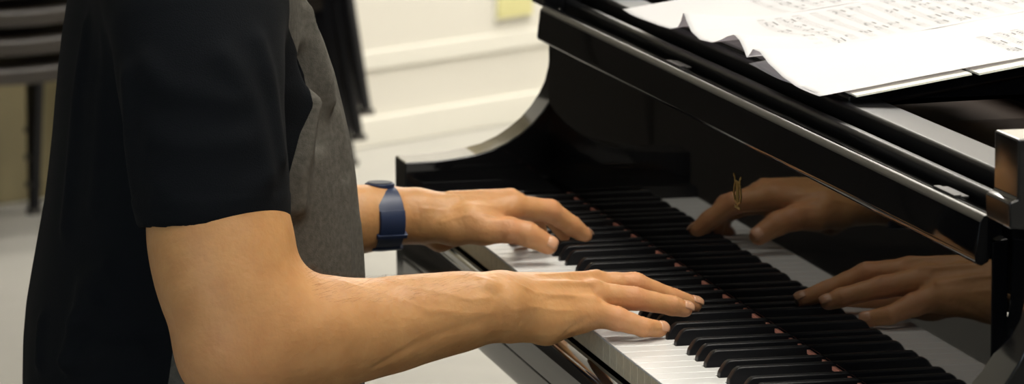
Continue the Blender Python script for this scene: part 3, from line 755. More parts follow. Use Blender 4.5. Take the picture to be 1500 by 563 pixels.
RH = {'forearm': [((-0.0984, 0.468, 0.7698), 0.0225), ((-0.1209, 0.463, 0.7678), 0.0248), ((-0.1443, 0.458, 0.7659), 0.0282), ((-0.1738, 0.45, 0.7637), 0.0312), ((-0.2003, 0.442, 0.7608), 0.0335), ((-0.2324, 0.432, 0.7603), 0.0378), ((-0.2612, 0.424, 0.7615), 0.0425), ((-0.2893, 0.418, 0.7634), 0.0445), ((-0.3131, 0.412, 0.7596), 0.044)], 'upper': [((-0.3131, 0.412, 0.7607), 0.0425), ((-0.32, 0.42, 0.7922), 0.045), ((-0.3246, 0.43, 0.8153), 0.0462), ((-0.3279, 0.44, 0.8464), 0.048), ((-0.3337, 0.455, 0.9179), 0.052), ((-0.3342, 0.49, 1.0006), 0.058)], 'elbow_tip': ((-0.3225, 0.415, 0.7497), 0.0405), 'palm': [[((-0.0854, 0.492, 0.77), 0.0185), ((-0.0049, 0.553, 0.7644), 0.0115)], [((-0.0886, 0.482, 0.7731), 0.0195), ((-0.0033, 0.53, 0.7705), 0.0118)], [((-0.0924, 0.47, 0.7703), 0.0195), ((-0.0096, 0.508, 0.7661), 0.0118)], [((-0.0941, 0.462, 0.7662), 0.0185), ((-0.0174, 0.49, 0.7559), 0.0118)], [((-0.0859, 0.464, 0.7531), 0.0135), ((-0.0565, 0.474, 0.7505), 0.016), ((-0.0252, 0.486, 0.7525), 0.0125)], [((-0.0507, 0.5, 0.7489), 0.014), ((-0.015, 0.53, 0.7476), 0.012)], [((-0.0781, 0.5, 0.753), 0.015), ((-0.0285, 0.56, 0.7371), 0.0145)]], 'fingers': [[((-0.0174, 0.49, 0.7559), 0.012096000000000003), ((-0.0056, 0.49, 0.7528), 0.010370080000000002), ((0.0061, 0.49, 0.7497), 0.010267040000000002), ((0.017, 0.4885, 0.7459), 0.008369760000000002), ((0.0278, 0.487, 0.7421), 0.008075200000000001), ((0.0439, 0.496, 0.738), 0.0069440000000000005)], [((-0.0096, 0.508, 0.7666), 0.012320000000000001), ((0.0085, 0.51, 0.7642), 0.01031744), ((0.0266, 0.512, 0.7617), 0.009920960000000001), ((0.0436, 0.515, 0.7574), 0.008369760000000002), ((0.0606, 0.518, 0.7531), 0.008421280000000001), ((0.0716, 0.52, 0.7493), 0.0069440000000000005)], [((-0.0033, 0.53, 0.7705), 0.012544000000000001), ((0.0149, 0.533, 0.7699), 0.010475360000000001), ((0.0331, 0.536, 0.7693), 0.010036320000000001), ((0.05, 0.5395, 0.762), 0.008475040000000001), ((0.067, 0.543, 0.7547), 0.008536640000000002), ((0.0861, 0.546, 0.7478), 0.00728)], [((-0.0048, 0.553, 0.7655), 0.012544000000000001), ((0.013, 0.5575, 0.7628), 0.010370080000000002), ((0.0307, 0.562, 0.7601), 0.009805600000000003), ((0.0452, 0.567, 0.7539), 0.00831712), ((0.0597, 0.572, 0.7477), 0.008421280000000001), ((0.0751, 0.577, 0.7397), 0.00728)], [((-0.0343, 0.56, 0.7373), 0.015120000000000001), ((-0.0182, 0.5725, 0.7349), 0.0126336), ((-0.0022, 0.585, 0.7325), 0.012112800000000002), ((0.0099, 0.5925, 0.7318), 0.010001600000000001), ((0.022, 0.6, 0.731), 0.009805600000000003), ((0.0336, 0.606, 0.7306), 0.008400000000000001)]], 'tendons': [[((-0.0568, 0.5059, 0.7834), 0.0012), ((-0.0293, 0.5278, 0.7794), 0.0021), ((-0.0017, 0.5497, 0.7755), 0.0025199999999999997)], [((-0.0592, 0.4906, 0.7879), 0.0012), ((-0.0299, 0.5082, 0.7848), 0.0021), ((-0.0006, 0.5258, 0.7817), 0.0025199999999999997)], [((-0.0639, 0.4752, 0.7845), 0.0012), ((-0.0354, 0.4893, 0.7809), 0.0021), ((-0.007, 0.5035, 0.7772), 0.0025199999999999997)], [((-0.0669, 0.4643, 0.7777), 0.0012), ((-0.0406, 0.4748, 0.7723), 0.0021), ((-0.0142, 0.4854, 0.7669), 0.0025199999999999997)], [((-0.1137, 0.448, 0.7885), 0.0075), ((-0.1081, 0.448, 0.7871), 0.007)]], 'dorsal': (0.0, -0.45, 0.89), 'nail_dir': [(0.1, -0.75, 0.62), (0.15, -0.55, 0.8), (0.1, -0.4, 0.9), (0, 0, 1), (0, 0.9, 0.4)], 'ridges': [[((-0.2612, 0.4023, 0.7767), 0.016), ((-0.2003, 0.4244, 0.7745), 0.013), ((-0.1443, 0.4427, 0.7778), 0.011), ((-0.0984, 0.4575, 0.7815), 0.008)], [((-0.2893, 0.3954, 0.7408), 0.014), ((-0.2324, 0.4093, 0.7426), 0.011), ((-0.1738, 0.4299, 0.7501), 0.0095), ((-0.1209, 0.4459, 0.7598), 0.0085), ((-0.0984, 0.4517, 0.7712), 0.0085)], [((-0.2893, 0.3916, 0.7611), 0.02), ((-0.2612, 0.3963, 0.7576), 0.016)]]}
LH = {'forearm': [((-0.0849, 0.915, 0.7734), 0.0215), ((-0.1115, 0.908, 0.7743), 0.0235), ((-0.1382, 0.9, 0.7741), 0.0262), ((-0.1696, 0.9, 0.7704), 0.03), ((-0.2119, 0.91, 0.7581), 0.037), ((-0.2499, 0.93, 0.7376), 0.041)], 'upper': [((-0.2499, 0.93, 0.7376), 0.041), ((-0.2619, 0.925, 0.8016), 0.046), ((-0.2704, 0.9, 0.8676), 0.05), ((-0.2763, 0.87, 0.9451), 0.056)], 'palm': [[((-0.0729, 0.905, 0.7775), 0.0175), ((0.0086, 0.905, 0.7799), 0.0118)], [((-0.0716, 0.918, 0.7749), 0.018), ((0.0148, 0.928, 0.778), 0.0118)], [((-0.0693, 0.93, 0.7704), 0.017), ((0.015, 0.95, 0.7715), 0.0115)], [((-0.0687, 0.94, 0.765), 0.016), ((0.0138, 0.972, 0.763), 0.0108)], [((-0.0717, 0.925, 0.7592), 0.013), ((-0.0536, 0.93, 0.7475), 0.0105), ((-0.0121, 0.96, 0.7512), 0.011)], [((-0.0717, 0.902, 0.7673), 0.0165), ((-0.0487, 0.89, 0.7644), 0.0155), ((-0.0229, 0.877, 0.7641), 0.0135)], [((-0.0338, 0.885, 0.7746), 0.0125), ((0.0011, 0.9, 0.7746), 0.0105)]], 'fingers': [[((-0.0223, 0.88, 0.763), 0.0138), ((-0.0118, 0.877, 0.763), 0.012126), ((-0.0014, 0.874, 0.7631), 0.012360000000000001), ((0.0069, 0.873, 0.761), 0.010903999999999999), ((0.0152, 0.872, 0.7589), 0.011536), ((0.0344, 0.87, 0.7483), 0.009)], [((0.0099, 0.905, 0.7786), 0.0128), ((0.0282, 0.9095, 0.7756), 0.010903999999999999), ((0.0464, 0.914, 0.7725), 0.010712), ((0.0572, 0.9165, 0.7647), 0.009118), ((0.0681, 0.919, 0.7568), 0.009269999999999999), ((0.0801, 0.921, 0.7468), 0.0076)], [((0.0148, 0.928, 0.7774), 0.0115), ((0.0312, 0.9325, 0.7728), 0.009541), ((0.0477, 0.937, 0.7683), 0.009064000000000001), ((0.0547, 0.9395, 0.7602), 0.007613999999999999), ((0.0617, 0.942, 0.7522), 0.007622), ((0.066, 0.944, 0.7447), 0.0066)], [((0.015, 0.95, 0.7709), 0.0112), ((0.0292, 0.956, 0.7652), 0.009305999999999998), ((0.0435, 0.962, 0.7595), 0.008858), ((0.0458, 0.965, 0.7512), 0.007426), ((0.048, 0.968, 0.7429), 0.007416), ((0.0471, 0.97, 0.7368), 0.0066)], [((0.0138, 0.972, 0.763), 0.0105), ((0.0245, 0.978, 0.7565), 0.008601), ((0.0352, 0.984, 0.75), 0.008034), ((0.0355, 0.987, 0.7436), 0.006768), ((0.0358, 0.99, 0.7373), 0.006798), ((0.0318, 0.99, 0.7323), 0.0062)]], 'tendons': [[((-0.0489, 0.9074, 0.7937), 0.0012), ((-0.0203, 0.9071, 0.7929), 0.0021), ((0.0082, 0.9069, 0.7921), 0.0025199999999999997)], [((-0.0465, 0.9233, 0.7917), 0.0012), ((-0.0162, 0.9266, 0.7909), 0.0021), ((0.0142, 0.9298, 0.7902), 0.0025199999999999997)], [((-0.0447, 0.9381, 0.7858), 0.0012), ((-0.0151, 0.9449, 0.7846), 0.0021), ((0.0144, 0.9517, 0.7834), 0.0025199999999999997)], [((-0.056, 0.885, 0.7755), 0.002), ((-0.0302, 0.872, 0.774), 0.0018), ((-0.0026, 0.868, 0.7716), 0.0014)]], 'dorsal': (0.0, 0.15, 0.98), 'nail_dir': [(0.25, -0.75, 0.6), (0.7, 0.35, 0.6), (0.3, 0, 0.9), (0.3, 0, 0.9), (0.3, 0, 0.9)]}
TY = 0.68
TORSO = [(0.57, -0.319, 0.1412, 0.185), (0.6286, -0.319, 0.1412, 0.178), (0.6742, -0.3186, 0.1427, 0.178), (0.7113, -0.3174, 0.1419, 0.178), (0.7407, -0.3156, 0.1405, 0.178), (0.7699, -0.3134, 0.1374, 0.178), (0.7992, -0.3117, 0.1337, 0.178), (0.8284, -0.3106, 0.1294, 0.178), (0.8574, -0.31, 0.1263, 0.178), (0.8866, -0.3102, 0.1226, 0.178), (0.9156, -0.3117, 0.1181, 0.178), (0.9446, -0.3132, 0.1127, 0.185), (0.9735, -0.3154, 0.1058, 0.185), (1.0024, -0.3186, 0.0958, 0.185), (1.0368, -0.3194, 0.087, 0.185), (1.0768, -0.3154, 0.085, 0.15), (1.1168, -0.3114, 0.05, 0.08), (1.1568, -0.3094, 0.03, 0.04)]
NECK0 = (-0.3194, 0.68, 1.067)
NECK1 = (-0.2844, 0.68, 1.197)
HEAD = (-0.2544, 0.68, 1.272)
SLEEVE = [((-0.3339, 0.515, 1.0335), 0.068), ((-0.336, 0.485, 1.0012), 0.066), ((-0.3363, 0.465, 0.9601), 0.0625), ((-0.3348, 0.452, 0.9075), 0.059), ((-0.3325, 0.447, 0.8701), 0.0566), ((-0.3305, 0.445, 0.8474), 0.0566)]
SLL = [((-0.2771, 0.86, 0.9765), 0.064), ((-0.2726, 0.888, 0.9062), 0.059), ((-0.2681, 0.905, 0.8545), 0.056), ((-0.2631, 0.92, 0.8087), 0.055)]
YOKE = [((-0.3339, 0.515, 1.0335), 0.066), ((-0.3194, 0.68, 1.067), 0.06), ((-0.2771, 0.86, 0.9765), 0.062)]
HEM_P = (-0.3304, 0.445, 0.8485)
HEM_N = (0.0114, -0.1623, -0.9867)
HEML_P = (-0.2631, 0.92, 0.8087)
HEML_N = (0.1032, 0.3096, -0.9453)
SEAM_Z = [0.6602, 0.7038, 0.7643, 0.7941, 0.8317, 0.8701, 0.9089, 0.9308, 0.9533, 0.9815, 1.0153]
SEAM_X = [-0.3647, -0.3627, -0.3531, -0.3257, -0.2858, -0.2627, -0.2498, -0.2376, -0.2412, -0.2525, -0.2687]
FOLDS = [([(-0.4143, 0.6, 0.9911), (-0.4312, 0.6, 0.9356), (-0.4404, 0.6, 0.8797), (-0.4484, 0.6, 0.8291)], 0.01, 0.0033), ([(-0.4035, 0.55, 0.9852), (-0.4213, 0.55, 0.9305), (-0.4369, 0.55, 0.8532)], 0.009, 0.0018), ([(-0.3989, 0.56, 0.7691), (-0.4345, 0.56, 0.7487), (-0.4567, 0.56, 0.7244)], 0.01, 0.006), ([(-0.3845, 0.56, 0.7933), (-0.4237, 0.56, 0.781), (-0.4572, 0.56, 0.774)], 0.012, 0.0045000000000000005), ([(-0.3646, 0.55, 0.7376), (-0.4038, 0.55, 0.7282), (-0.4487, 0.55, 0.7106)], 0.01, 0.00375), ([(-0.4602, 0.62, 0.7465), (-0.4578, 0.62, 0.7292), (-0.4515, 0.62, 0.7116)], 0.008, 0.0045000000000000005), ([(-0.2381, 0.53, 0.9321), (-0.2497, 0.53, 0.9074), (-0.2597, 0.53, 0.877), (-0.2647, 0.53, 0.8492)], 0.01, 0.0075), ([(-0.2574, 0.56, 1.0017), (-0.241, 0.56, 0.9733), (-0.2313, 0.56, 0.9449), (-0.2287, 0.56, 0.9279)], 0.009, 0.00825), ([(-0.25, 0.54, 0.9647), (-0.2449, 0.54, 0.9311), (-0.2538, 0.54, 0.9034)], 0.01, -0.0075), ([(-0.2071, 0.57, 0.8522), (-0.2191, 0.57, 0.8128), (-0.2254, 0.57, 0.7731)], 0.01, 0.0027), ([(-0.1937, 0.6, 0.8185), (-0.2002, 0.6, 0.7668)], 0.008, 0.0022500000000000003), ([(-0.2159, 0.58, 0.9136), (-0.2109, 0.58, 0.8623)], 0.01, 0.0022500000000000003), ([(-0.3934, 0.41, 0.9848), (-0.3674, 0.41, 0.9626), (-0.325, 0.41, 0.9504)], 0.012, 0.0027), ([(-0.3906, 0.4, 0.9275), (-0.359, 0.4, 0.9183), (-0.3163, 0.4, 0.922)], 0.012, 0.0021), ([(-0.2959, 0.42, 0.9964), (-0.2885, 0.42, 0.9532), (-0.2867, 0.42, 0.9047)], 0.009, 0.00375), ([(-0.3954, 0.44, 0.9706), (-0.3911, 0.44, 0.9221), (-0.3858, 0.44, 0.8679)], 0.01, 0.003), ([(-0.3257, 0.4, 0.989), (-0.3024, 0.4, 0.9509), (-0.2926, 0.4, 0.897)], 0.01, 0.0021), ([(-0.3869, 0.395, 0.8854), (-0.3446, 0.395, 0.873), (-0.2963, 0.395, 0.8871)], 0.01, 0.0018)]
WATCH_C = (-0.1136, 0.907, 0.7745)
WATCH_AX = (1.0, 0.16, -0.02)
WATCH_R = (0.0262, 0.0315)
BODY_LINES = [([(-0.1057, 0.46, 0.7821), (-0.0905, 0.46, 0.7781), (-0.0679, 0.46, 0.7793), (-0.047, 0.46, 0.7851)], 0.0017, 0.0007), ([(-0.0973, 0.455, 0.7692), (-0.0748, 0.455, 0.7699), (-0.0522, 0.455, 0.7666), (-0.0324, 0.455, 0.769)], 0.0017, 0.0006), ([(-0.0715, 0.47, 0.7671), (-0.0601, 0.47, 0.7727), (-0.0448, 0.47, 0.7754), (-0.0288, 0.47, 0.7792)], 0.0015, 0.0006), ([(-0.1828, 0.43, 0.793), (-0.1552, 0.43, 0.7879), (-0.1276, 0.43, 0.7828), (-0.1081, 0.43, 0.7852)], 0.0026, 0.0006), ([(-0.2341, 0.42, 0.7927), (-0.2013, 0.42, 0.7846), (-0.1684, 0.42, 0.7771), (-0.1297, 0.42, 0.7714), (-0.1047, 0.42, 0.7725)], 0.0026, 0.00045), ([(-0.2228, 0.425, 0.7539), (-0.1842, 0.425, 0.7565), (-0.151, 0.425, 0.7605), (-0.1204, 0.425, 0.7634)], 0.0034, -0.0007), ([(-0.0954, 0.455, 0.7915), (-0.0921, 0.455, 0.7785), (-0.0911, 0.455, 0.7634), (-0.0946, 0.455, 0.749)], 0.001, -0.0006), ([(-0.0887, 0.46, 0.787), (-0.086, 0.46, 0.7745), (-0.0856, 0.46, 0.7605), (-0.0891, 0.46, 0.7478)], 0.001, -0.0005), ([(-0.079, 0.47, 0.75), (-0.0631, 0.47, 0.747), (-0.0404, 0.47, 0.7504), (-0.0221, 0.47, 0.7552)], 0.0024, -0.0006), ([(-0.0304, 0.5, 0.7798), (-0.0218, 0.5, 0.7737), (-0.0127, 0.5, 0.7642)], 0.003, -0.0012), ([(-0.0789, 0.88, 0.7866), (-0.0537, 0.88, 0.7887), (-0.0284, 0.88, 0.7902), (-0.0044, 0.88, 0.7874)], 0.0018, 0.0007), ([(-0.0684, 0.87, 0.7759), (-0.0432, 0.87, 0.7811), (-0.0179, 0.87, 0.7825), (-0.0002, 0.87, 0.7831)], 0.0017, 0.0006), ([(-0.0838, 0.88, 0.795), (-0.0815, 0.88, 0.7792), (-0.0842, 0.88, 0.7625)], 0.0012, -0.0006), ([(-0.0212, 0.87, 0.7739), (-0.0085, 0.87, 0.7796), (0.0023, 0.87, 0.7805)], 0.003, -0.0012)]


PERSON = thing('person', 'person in a black and grey colour-block T-shirt playing the piano with both hands', 'person', (-0.36, 0.68, 0))
YN = (0, 1, 0)
def right_arm(Pn):
    R = RH
    fa = chain(Pn, R['forearm'], 0.02)
    wr = cap(Pn, R['forearm'][0][0], R['forearm'][1][0], R['forearm'][0][1], R['forearm'][1][1], YN, 1.15)
    d = smin(fa, wr, 0.01)
    d = smin(d, chain(Pn, R['upper'], 0.03), 0.022)
    d = smin(d, ell(Pn, R['elbow_tip'][0], [R['elbow_tip'][1]]*3), 0.02)
    palm = None
    for k in R['palm']:
        c = chain(Pn, k, 0.006); palm = c if palm is None else smin(palm, c, 0.010)
    d = smin(d, palm, 0.014)
    fing = None
    for k in R['fingers']:
        c = chain(Pn, k, 0.0022); fing = c if fing is None else smin(fing, c, 0.0012)
    d = smin(d, fing, 0.0055)
    for k in R['tendons']:
        d = smin(d, chain(Pn, k, 0.001), 0.0045)
    for k in R['ridges']:
        d = smin(d, chain(Pn, k, 0.004), 0.006)
    return d
def left_arm(Pn):
    R = LH
    d = chain(Pn, R['forearm'], 0.02)
    d = smin(d, cap(Pn, R['forearm'][0][0], R['forearm'][1][0], R['forearm'][0][1], R['forearm'][1][1], YN, 1.2), 0.01)
    d = smin(d, chain(Pn, R['upper'], 0.03), 0.02)
    palm = None
    for k in R['palm']:
        c = chain(Pn, k, 0.006); palm = c if palm is None else smin(palm, c, 0.010)
    d = smin(d, palm, 0.014)
    fing = None
    for k in R['fingers']:
        c = chain(Pn, k, 0.0022); fing = c if fing is None else smin(fing, c, 0.0012)
    d = smin(d, fing, 0.0055)
    for k in R['tendons']: d = smin(d, chain(Pn, k, 0.001), 0.0045)
    return d
# torso sections: z (above floor), centre x, half depth, half width
TS = np.array(TORSO)
def torso(Pn, grow=0.0):
    z = Pn[:, 2]
    cx = np.interp(z, TS[:, 0], TS[:, 1]); a = np.interp(z, TS[:, 0], TS[:, 2])+grow; b = np.interp(z, TS[:, 0], TS[:, 3])+grow
    qx = (Pn[:, 0]-cx)/a; qy = (Pn[:, 1]-TY)/b
    k = (np.abs(qx)**2.3+np.abs(qy)**2.3)**(1/2.3)
    return np.maximum((k-1)*np.minimum(a, b)*0.9, z-(TS[-1, 0]-0.02))
HD = np.array(HEAD)
def core(Pn):
    neck = cap(Pn, NECK0, NECK1, 0.062, 0.056)
    d = smin(torso(Pn, -0.012), neck, 0.04)
    d = np.maximum(d, KZ-0.12-Pn[:, 2])
    rot = Matrix.Rotation(math.radians(20), 3, 'Y')
    sk = ell(Pn, HD, [0.098, 0.076, 0.115]); jaw = ell(Pn, HD+np.array([0.028, 0, -0.062]), [0.062, 0.056, 0.062])
    h = smin(sk, jaw, 0.03)
    h = smin(h, cap(Pn, HD+np.array([0.092, 0, 0.0]), HD+np.array([0.112, 0, -0.034]), 0.007, 0.014), 0.012)
    h = smin(h, ell(Pn, HD+np.array([0.082, 0, -0.068]), [0.012, 0.024, 0.010]), 0.008)
    h = smin(h, ell(Pn, HD+np.array([0.072, 0, -0.105]), [0.022, 0.024, 0.018]), 0.02)
    for sy in (-1, 1):
        h = smin(h, ell(Pn, HD+np.array([-0.008, sy*0.078, -0.022]), [0.020, 0.010, 0.032]), 0.006)
        h = -smin(-h, ell(Pn, HD+np.array([0.098, sy*0.032, 0.002]), [0.016, 0.018, 0.012]), 0.010)
        h = smin(h, ell(Pn, HD+np.array([0.078, sy*0.032, 0.002]), [0.014, 0.015, 0.012]), 0.003)
    return smin(d, h, 0.02)
def bounds(parts, pad):
    pts = np.array([p for c in parts for p, r in c]); rad = max(r for c in parts for p, r in c)
    return pts.min(0)-rad-pad, pts.max(0)+rad+pad
meshes = []
for fn, R in ((right_arm, RH), (left_arm, LH)):
    lo, hi = bounds([R['forearm'], R['upper']]+R['palm']+R['fingers'], 0.012)
    meshes.append(surface(fn, lo, hi, 0.0017, B=12, smooth_it=1))
meshes.append(surface(core, (TS[:, 1].min()-0.2, TY-0.3, KZ-0.16), (HD[0]+0.16, TY+0.3, HD[2]+0.15), 0.006, smooth_it=1))
V = []; F = []; off = 0
for v, f in meshes: V.append(v); F.append(f+off); off += len(v)
V = np.concatenate(V); F = np.concatenate(F)
# flushed skin over knuckles and finger ends
fl = np.zeros(len(V))
for R in (RH, LH):
    for c in R['fingers']:
        for i, (p, r) in enumerate(c):
            wgt = (0.25, 0.15, 0.55, 0.25, 0.45, 0.55)[min(i, 5)]
            fl = np.maximum(fl, wgt*np.exp(-(np.linalg.norm(V-np.array(p), axis=1)/(r*1.5))**2))
fl = np.maximum(fl, 0.35*np.exp(-(np.linalg.norm(V-np.array(RH['elbow_tip'][0]), axis=1)/0.05)**2))
# knuckle creases pressed into the surface, veins raised
NR = normals(V, F)
for R in (RH, LH):
    up = np.array(R['dorsal']); up = up/np.linalg.norm(up)
    for c in R['fingers']:
        for i in (2, 4):
            p, r = np.array(c[i][0]), c[i][1]; dr = np.array(c[i+1][0])-np.array(c[i-1][0]); dr /= np.linalg.norm(dr)
            rel = V-p; t = rel@dr; near = (np.linalg.norm(rel, axis=1) < r*1.7) & ((rel@up) > 0)
            for s in (-0.0028, 0.0, 0.0028):
                g = np.exp(-((t-s)/0.0007)**2)*near*0.00055
                V = V-NR*g[:, None]
def body_line(pts, wd, amp):
    global V
    P_ = []
    for p in pts:
        d = np.linalg.norm(V-np.array(p), axis=1); P_.append(V[np.argmin(d)])
    best = np.full(len(V), 9.0)
    for p, q in zip(P_[:-1], P_[1:]):
        d = q-p; t = np.clip((V-p)@d/(d@d+1e-9), 0, 1); best = np.minimum(best, np.linalg.norm(V-(p+t[:, None]*d), axis=1))
    V = V+NR*(amp*np.exp(-(best/wd)**2))[:, None]
for pts, wd, amp in BODY_LINES: body_line(pts, wd, amp)
body = mk('body', V, F, [M['skin']], PERSON, smooth=True)
at = body.data.attributes.new('flush', 'FLOAT', 'POINT'); at.data.foreach_set('value', fl.astype(np.float32))
# fingernails
def nail(p0, p1, r, dors, wd=0.0052, ln=0.0105, back=0.0):
    p0 = np.array(p0); p1 = np.array(p1); d = (p1-p0)/np.linalg.norm(p1-p0)
    dors = np.array(dors, float); dors -= d*(dors@d); dors /= np.linalg.norm(dors); sd = np.cross(d, dors)
    vs = []; n = 8
    for i in range(n+1):
        u = -1+2*i/n
        for j in range(n+1):
            v = -1+2*j/n
            th = v*0.78*math.sqrt(max(0, 1-0.35*abs(u)**4)); rr = r+0.0005
            L = (u*0.5*ln)+(0.3*r if u > 0 else 0)*0.0
            L *= math.sqrt(max(0.0, 1-0.3*v*v)) if u > 0 else 1
            drop = 0.0016*max(0, u)**2+0.0007*max(0, -u)**3
            vs.append(p1+d*(L+0.0015-back)+dors*((rr)*math.cos(th)-drop)+sd*(rr*math.sin(th)*0.95))
    fs = [(i*(n+1)+j, i*(n+1)+j+1, (i+1)*(n+1)+j+1, (i+1)*(n+1)+j) for i in range(n) for j in range(n)]
    o = mk('fingernail', vs, fs, [M['nail']], body, smooth=True)
    s = o.modifiers.new('solid', 'SOLIDIFY'); s.thickness = 0.0006; s.offset = 0
    return o
for R in (RH, LH):
    for c, dz in zip(R['fingers'], R['nail_dir']):
        nail(c[-2][0], c[-1][0], c[-1][1], dz)
# fine hair along the top of the forearms
def arm_hairs():
    rnd = random.Random(5); b = MB()
    ax = RH['forearm']; sel = []
    n0 = len(meshes[0][0]); Vr = V[:n0]; Nr = NR[:n0]
    lo_x = RH['forearm'][0][0][0]-0.02; hi_x = RH['elbow_tip'][0][0]+0.03
    cand = np.where((Vr[:, 0] < lo_x) & (Vr[:, 0] > hi_x) & (Nr[:, 2] > 0.62) & (Vr[:, 2] < KZ+0.16))[0]
    for _ in range(1300):
        i = cand[rnd.randrange(len(cand))]; p = Vr[i]; nn = Nr[i]
        d = np.array([0.8, -0.25, 0.0])+np.array([rnd.gauss(0, 0.3), rnd.gauss(0, 0.3), 0]); L = rnd.uniform(0.003, 0.007)
        m1 = p+nn*0.0016+d*L*0.4; e = p+nn*(0.0018+rnd.uniform(0, 0.0016))+d*L
        s = np.array([0.00004, -0.00004, 0.00005])
        b.add([p-s, p+s, m1+s*0.8, m1-s*0.8], [(0, 1, 2, 3)]); b.add([m1-s*0.8, m1+s*0.8, e], [(0, 1, 2)])
    o = b.build('arm_hair', [M['arm_hair']], body); o['kind'] = 'stuff'
arm_hairs()
# hair of the head
def hair_f(Pn):
    d = ell(Pn, HD+np.array([-0.012, 0, 0.012]), [0.105, 0.086, 0.120])
    cut = ell(Pn, HD+np.array([0.075, 0, -0.055]), [0.085, 0.12, 0.105])
    d = np.maximum(d, -cut); d = np.maximum(d, -(Pn[:, 2]-(HD[2]-0.07)))
    return d
hv, hf = surface(hair_f, HD-0.16, HD+0.16, 0.005)
hair = mk('hair', hv, hf, [M['hair']], PERSON, smooth=True)

# ------------------------------------------------------------------ T-shirt
SL = SLEEVE
hem_p = np.array(HEM_P); hem_n = np.array(HEM_N)/np.linalg.norm(HEM_N)     # normal points down the arm
hem_l = np.array(HEML_P); hem_ln = np.array(HEML_N)/np.linalg.norm(HEML_N)
def shirt_f(Pn):
    t = torso(Pn, 0.0)
    sh = chain(Pn, YOKE, 0.03)
    t = smin(t, sh, 0.05)
    t = np.maximum(t, (KZ-0.15)-Pn[:, 2])
    t = np.maximum(t, -cap(Pn, np.array(NECK0)+np.array([0, 0, 0.035]), np.array(NECK1)+np.array([0.01, 0, 0.05]), 0.072, 0.085))
    s = chain(Pn, SL, 0.02)
    s = np.maximum(s, (Pn-hem_p)@hem_n)
    s = np.maximum(s, -cap(Pn, SL[-2][0], np.array(SL[-1][0])+hem_n*0.1, SL[-1][1]-0.004, SL[-1][1]-0.003))
    s2 = chain(Pn, SLL, 0.02); s2 = np.maximum(s2, (Pn-hem_l)@hem_ln)
    s2 = np.maximum(s2, -cap(Pn, SLL[-2][0], np.array(SLL[-1][0])+hem_ln*0.1, SLL[-1][1]-0.0045, SLL[-1][1]-0.0035))
    return smin(smin(t, s, 0.012), s2, 0.012)
sv, sf = surface(shirt_f, (TS[:, 1].min()-0.21, TY-0.36, KZ-0.17), (TS[:, 1].max()+0.20, TY+0.36, KZ+0.50), 0.0032, smooth_it=2)
sn = normals(sv, sf)
# folds: ridges along polylines given in space
def fold(pts, wd, amp, side=None):
    global sv
    pts = [sv[np.argmin(np.linalg.norm(sv-np.array(p), axis=1))] for p in pts]
    best = np.full(len(sv), 9.0)
    for p, q in zip(pts[:-1], pts[1:]):
        p = np.array(p); q = np.array(q); d = q-p; t = np.clip((sv-p)@d/(d@d), 0, 1)
        best = np.minimum(best, np.linalg.norm(sv-(p+t[:, None]*d), axis=1))
    sv = sv+sn*(amp*np.exp(-(best/wd)**2))[:, None]
for pts, wd, amp in FOLDS: fold(pts, wd, amp*(1.5 if wd >= 0.0095 else 1.0))
rng = np.random.RandomState(3)
dsp = np.zeros(len(sv))
for _ in range(26):
    k = rng.normal(0, 1, 3)*np.array([26, 22, 12]); dsp += np.sin(sv@k+rng.uniform(0, 6.28))
sv = sv+sn*(dsp*0.00032)[:, None]
# hem bands (stitched turn-ups)
hb = (sv-hem_p)@hem_n
sv = sv+sn*(0.0009*((hb > -0.022) & (hb < 0.004) & (np.linalg.norm(sv-hem_p, axis=1) < 0.09)))[:, None]
z = sv[:, 2]
seam = np.interp(z, SEAM_Z, SEAM_X)
arm_d = chain(sv.astype(np.float32), SL, 0.02)
arm_d2 = chain(sv.astype(np.float32), SLL, 0.02)
panel = np.minimum(np.minimum(sv[:, 0]-seam, arm_d-0.0045), arm_d2-0.0045)
shirt = mk('t_shirt', sv, sf, [M['shirt']], PERSON, smooth=True)
at = shirt.data.attributes.new('panel', 'FLOAT', 'POINT'); at.data.foreach_set('value', panel.astype(np.float32))
shirt['label'] = 'black cotton T-shirt with a charcoal grey front panel'

# ------------------------------------------------------------------ trousers and shoes
def trousers_f(Pn):
    d = ell(Pn, (-0.38, TY, KZ-0.17), [0.15, 0.19, 0.105])
    for sy in (-1, 1):
        hip = (-0.36, TY+sy*0.09, KZ-0.185); knee = (0.02, TY+sy*0.13, KZ-0.215); ank = (0.02, TY+sy*0.12, 0.11)
        d = smin(d, cap(Pn, hip, knee, 0.088, 0.068), 0.03); d = smin(d, cap(Pn, knee, ank, 0.066, 0.050), 0.02)
    d = np.maximum(d, 0.10-Pn[:, 2])
    return np.maximum(d, Pn[:, 2]-(KZ-0.105))
tv, tf = surface(trousers_f, (-0.60, TY-0.32, 0.08), (0.14, TY+0.32, KZ-0.04), 0.007)
mk('trousers', tv, tf, [M['trouser']], PERSON, smooth=True)
for sy in (-1, 1):
    def shoe_f(Pn):
        c = np.array((0.02, TY+sy*0.12, 0.0))
        d = cap(Pn, c+np.array([-0.04, 0, 0.045]), c+np.array([0.15, 0, 0.030]), 0.040, 0.030, YN, 1.1)
        d = smin(d, cap(Pn, c+np.array([0, 0, 0.05]), c+np.array([0, 0, 0.10]), 0.040, 0.044), 0.02)
        return np.maximum(np.maximum(d, 0.002-Pn[:, 2]), Pn[:, 2]-0.115)
    v_, f_ = surface(shoe_f, (-0.12, TY+sy*0.12-0.07, -0.02), (0.26, TY+sy*0.12+0.07, 0.15), 0.005)
    mk('shoe', v_, f_, [M['shoe']], PERSON, smooth=True)

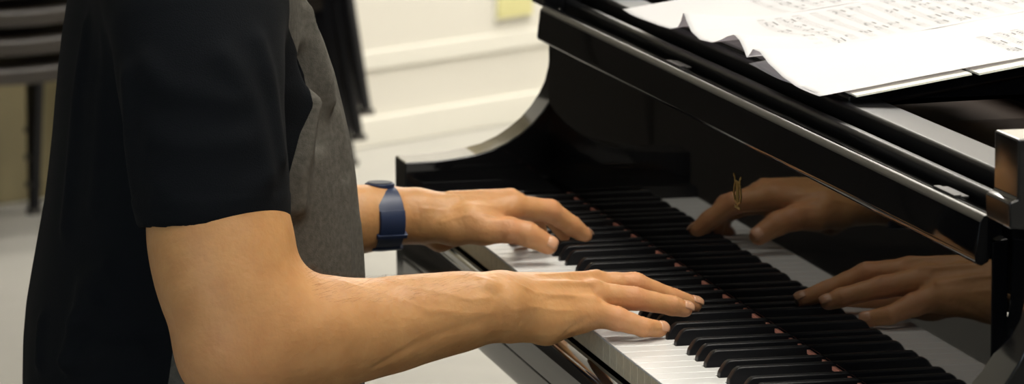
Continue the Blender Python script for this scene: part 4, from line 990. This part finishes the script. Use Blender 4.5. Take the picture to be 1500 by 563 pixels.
# ------------------------------------------------------------------ wristwatch
def watch():
    c = np.array(WATCH_C); ax = np.array(WATCH_AX)/np.linalg.norm(WATCH_AX)
    up = np.array([0, 0, 1.0]); up -= ax*(up@ax); up /= np.linalg.norm(up); sd = np.cross(ax, up)   # sd towards camera or away
    T = thing('wristwatch', 'navy blue strap of a wristwatch worn on the left wrist', 'watch', tuple(c))
    n = 64; hw = 0.0128
    prof = [(-hw, 0.0002), (-hw+0.001, 0.0021), (0.0, 0.0026), (hw-0.001, 0.0021), (hw, 0.0002), (hw-0.001, -0.0004), (-hw+0.001, -0.0004)]
    def ring(prof_, a, b_, t0, t1, m, name, par, closed=True):
        vs = []; fs = []; k = len(prof_); steps = n if closed else max(6, int(n*(t1-t0)/6.283))
        cnt = steps if closed else steps+1
        for i in range(cnt):
            t = t0+(t1-t0)*i/steps
            er = up*math.sin(t)*a+sd*math.cos(t)*b_
            nn = up*math.sin(t)*b_+sd*math.cos(t)*a; nn /= np.linalg.norm(nn)
            for (x, r) in prof_: vs.append(c+ax*x+er+nn*r)
        for i in range(steps):
            i2 = (i+1) % cnt if closed else i+1
            for j in range(k): fs.append((i*k+j, i*k+(j+1) % k, i2*k+(j+1) % k, i2*k+j))
        if not closed: fs.append(tuple(range(k-1, -1, -1))); fs.append(tuple(range((cnt-1)*k, cnt*k)))
        return mk(name, vs, fs, [m], par, smooth=False)
    A, Bq = WATCH_R
    st = bevel(ring(prof, A, Bq, 0, 2*math.pi, M['strap'], 'strap', T), 0.0004)
    # strap tail lying over, and keepers
    p2 = [(x*0.98, r+0.0026) for x, r in prof]
    bevel(ring(p2, A, Bq, math.radians(-80), math.radians(20), M['strap'], 'strap_tail', T, False), 0.0004)
    kp = [(-0.0145, -0.0006), (-0.0145, 0.0058), (-0.0138, 0.0064), (0.0138, 0.0064), (0.0145, 0.0058), (0.0145, -0.0006)]
    for dg in (-28, -60):
        t = math.radians(dg)
        bevel(ring(kp, A, Bq, t, t+math.radians(7), M['strap'], 'keeper', st, False), 0.0005)
    # case on the back of the wrist (up, turned away)
    b = MB(); ct = c+up*(A+0.0015)-sd*0.002
    b.tube([ct-up*0.0035, ct+up*0.0035], 0.0135, 32); cs = bevel(b.build('watch_case', [M['strap']], T), 0.0012)
    b = MB(); b.tube([ct+up*0.0036, ct+up*0.0042], 0.0115, 32); b.build('watch_face', [M['watch_case']], cs)
watch()
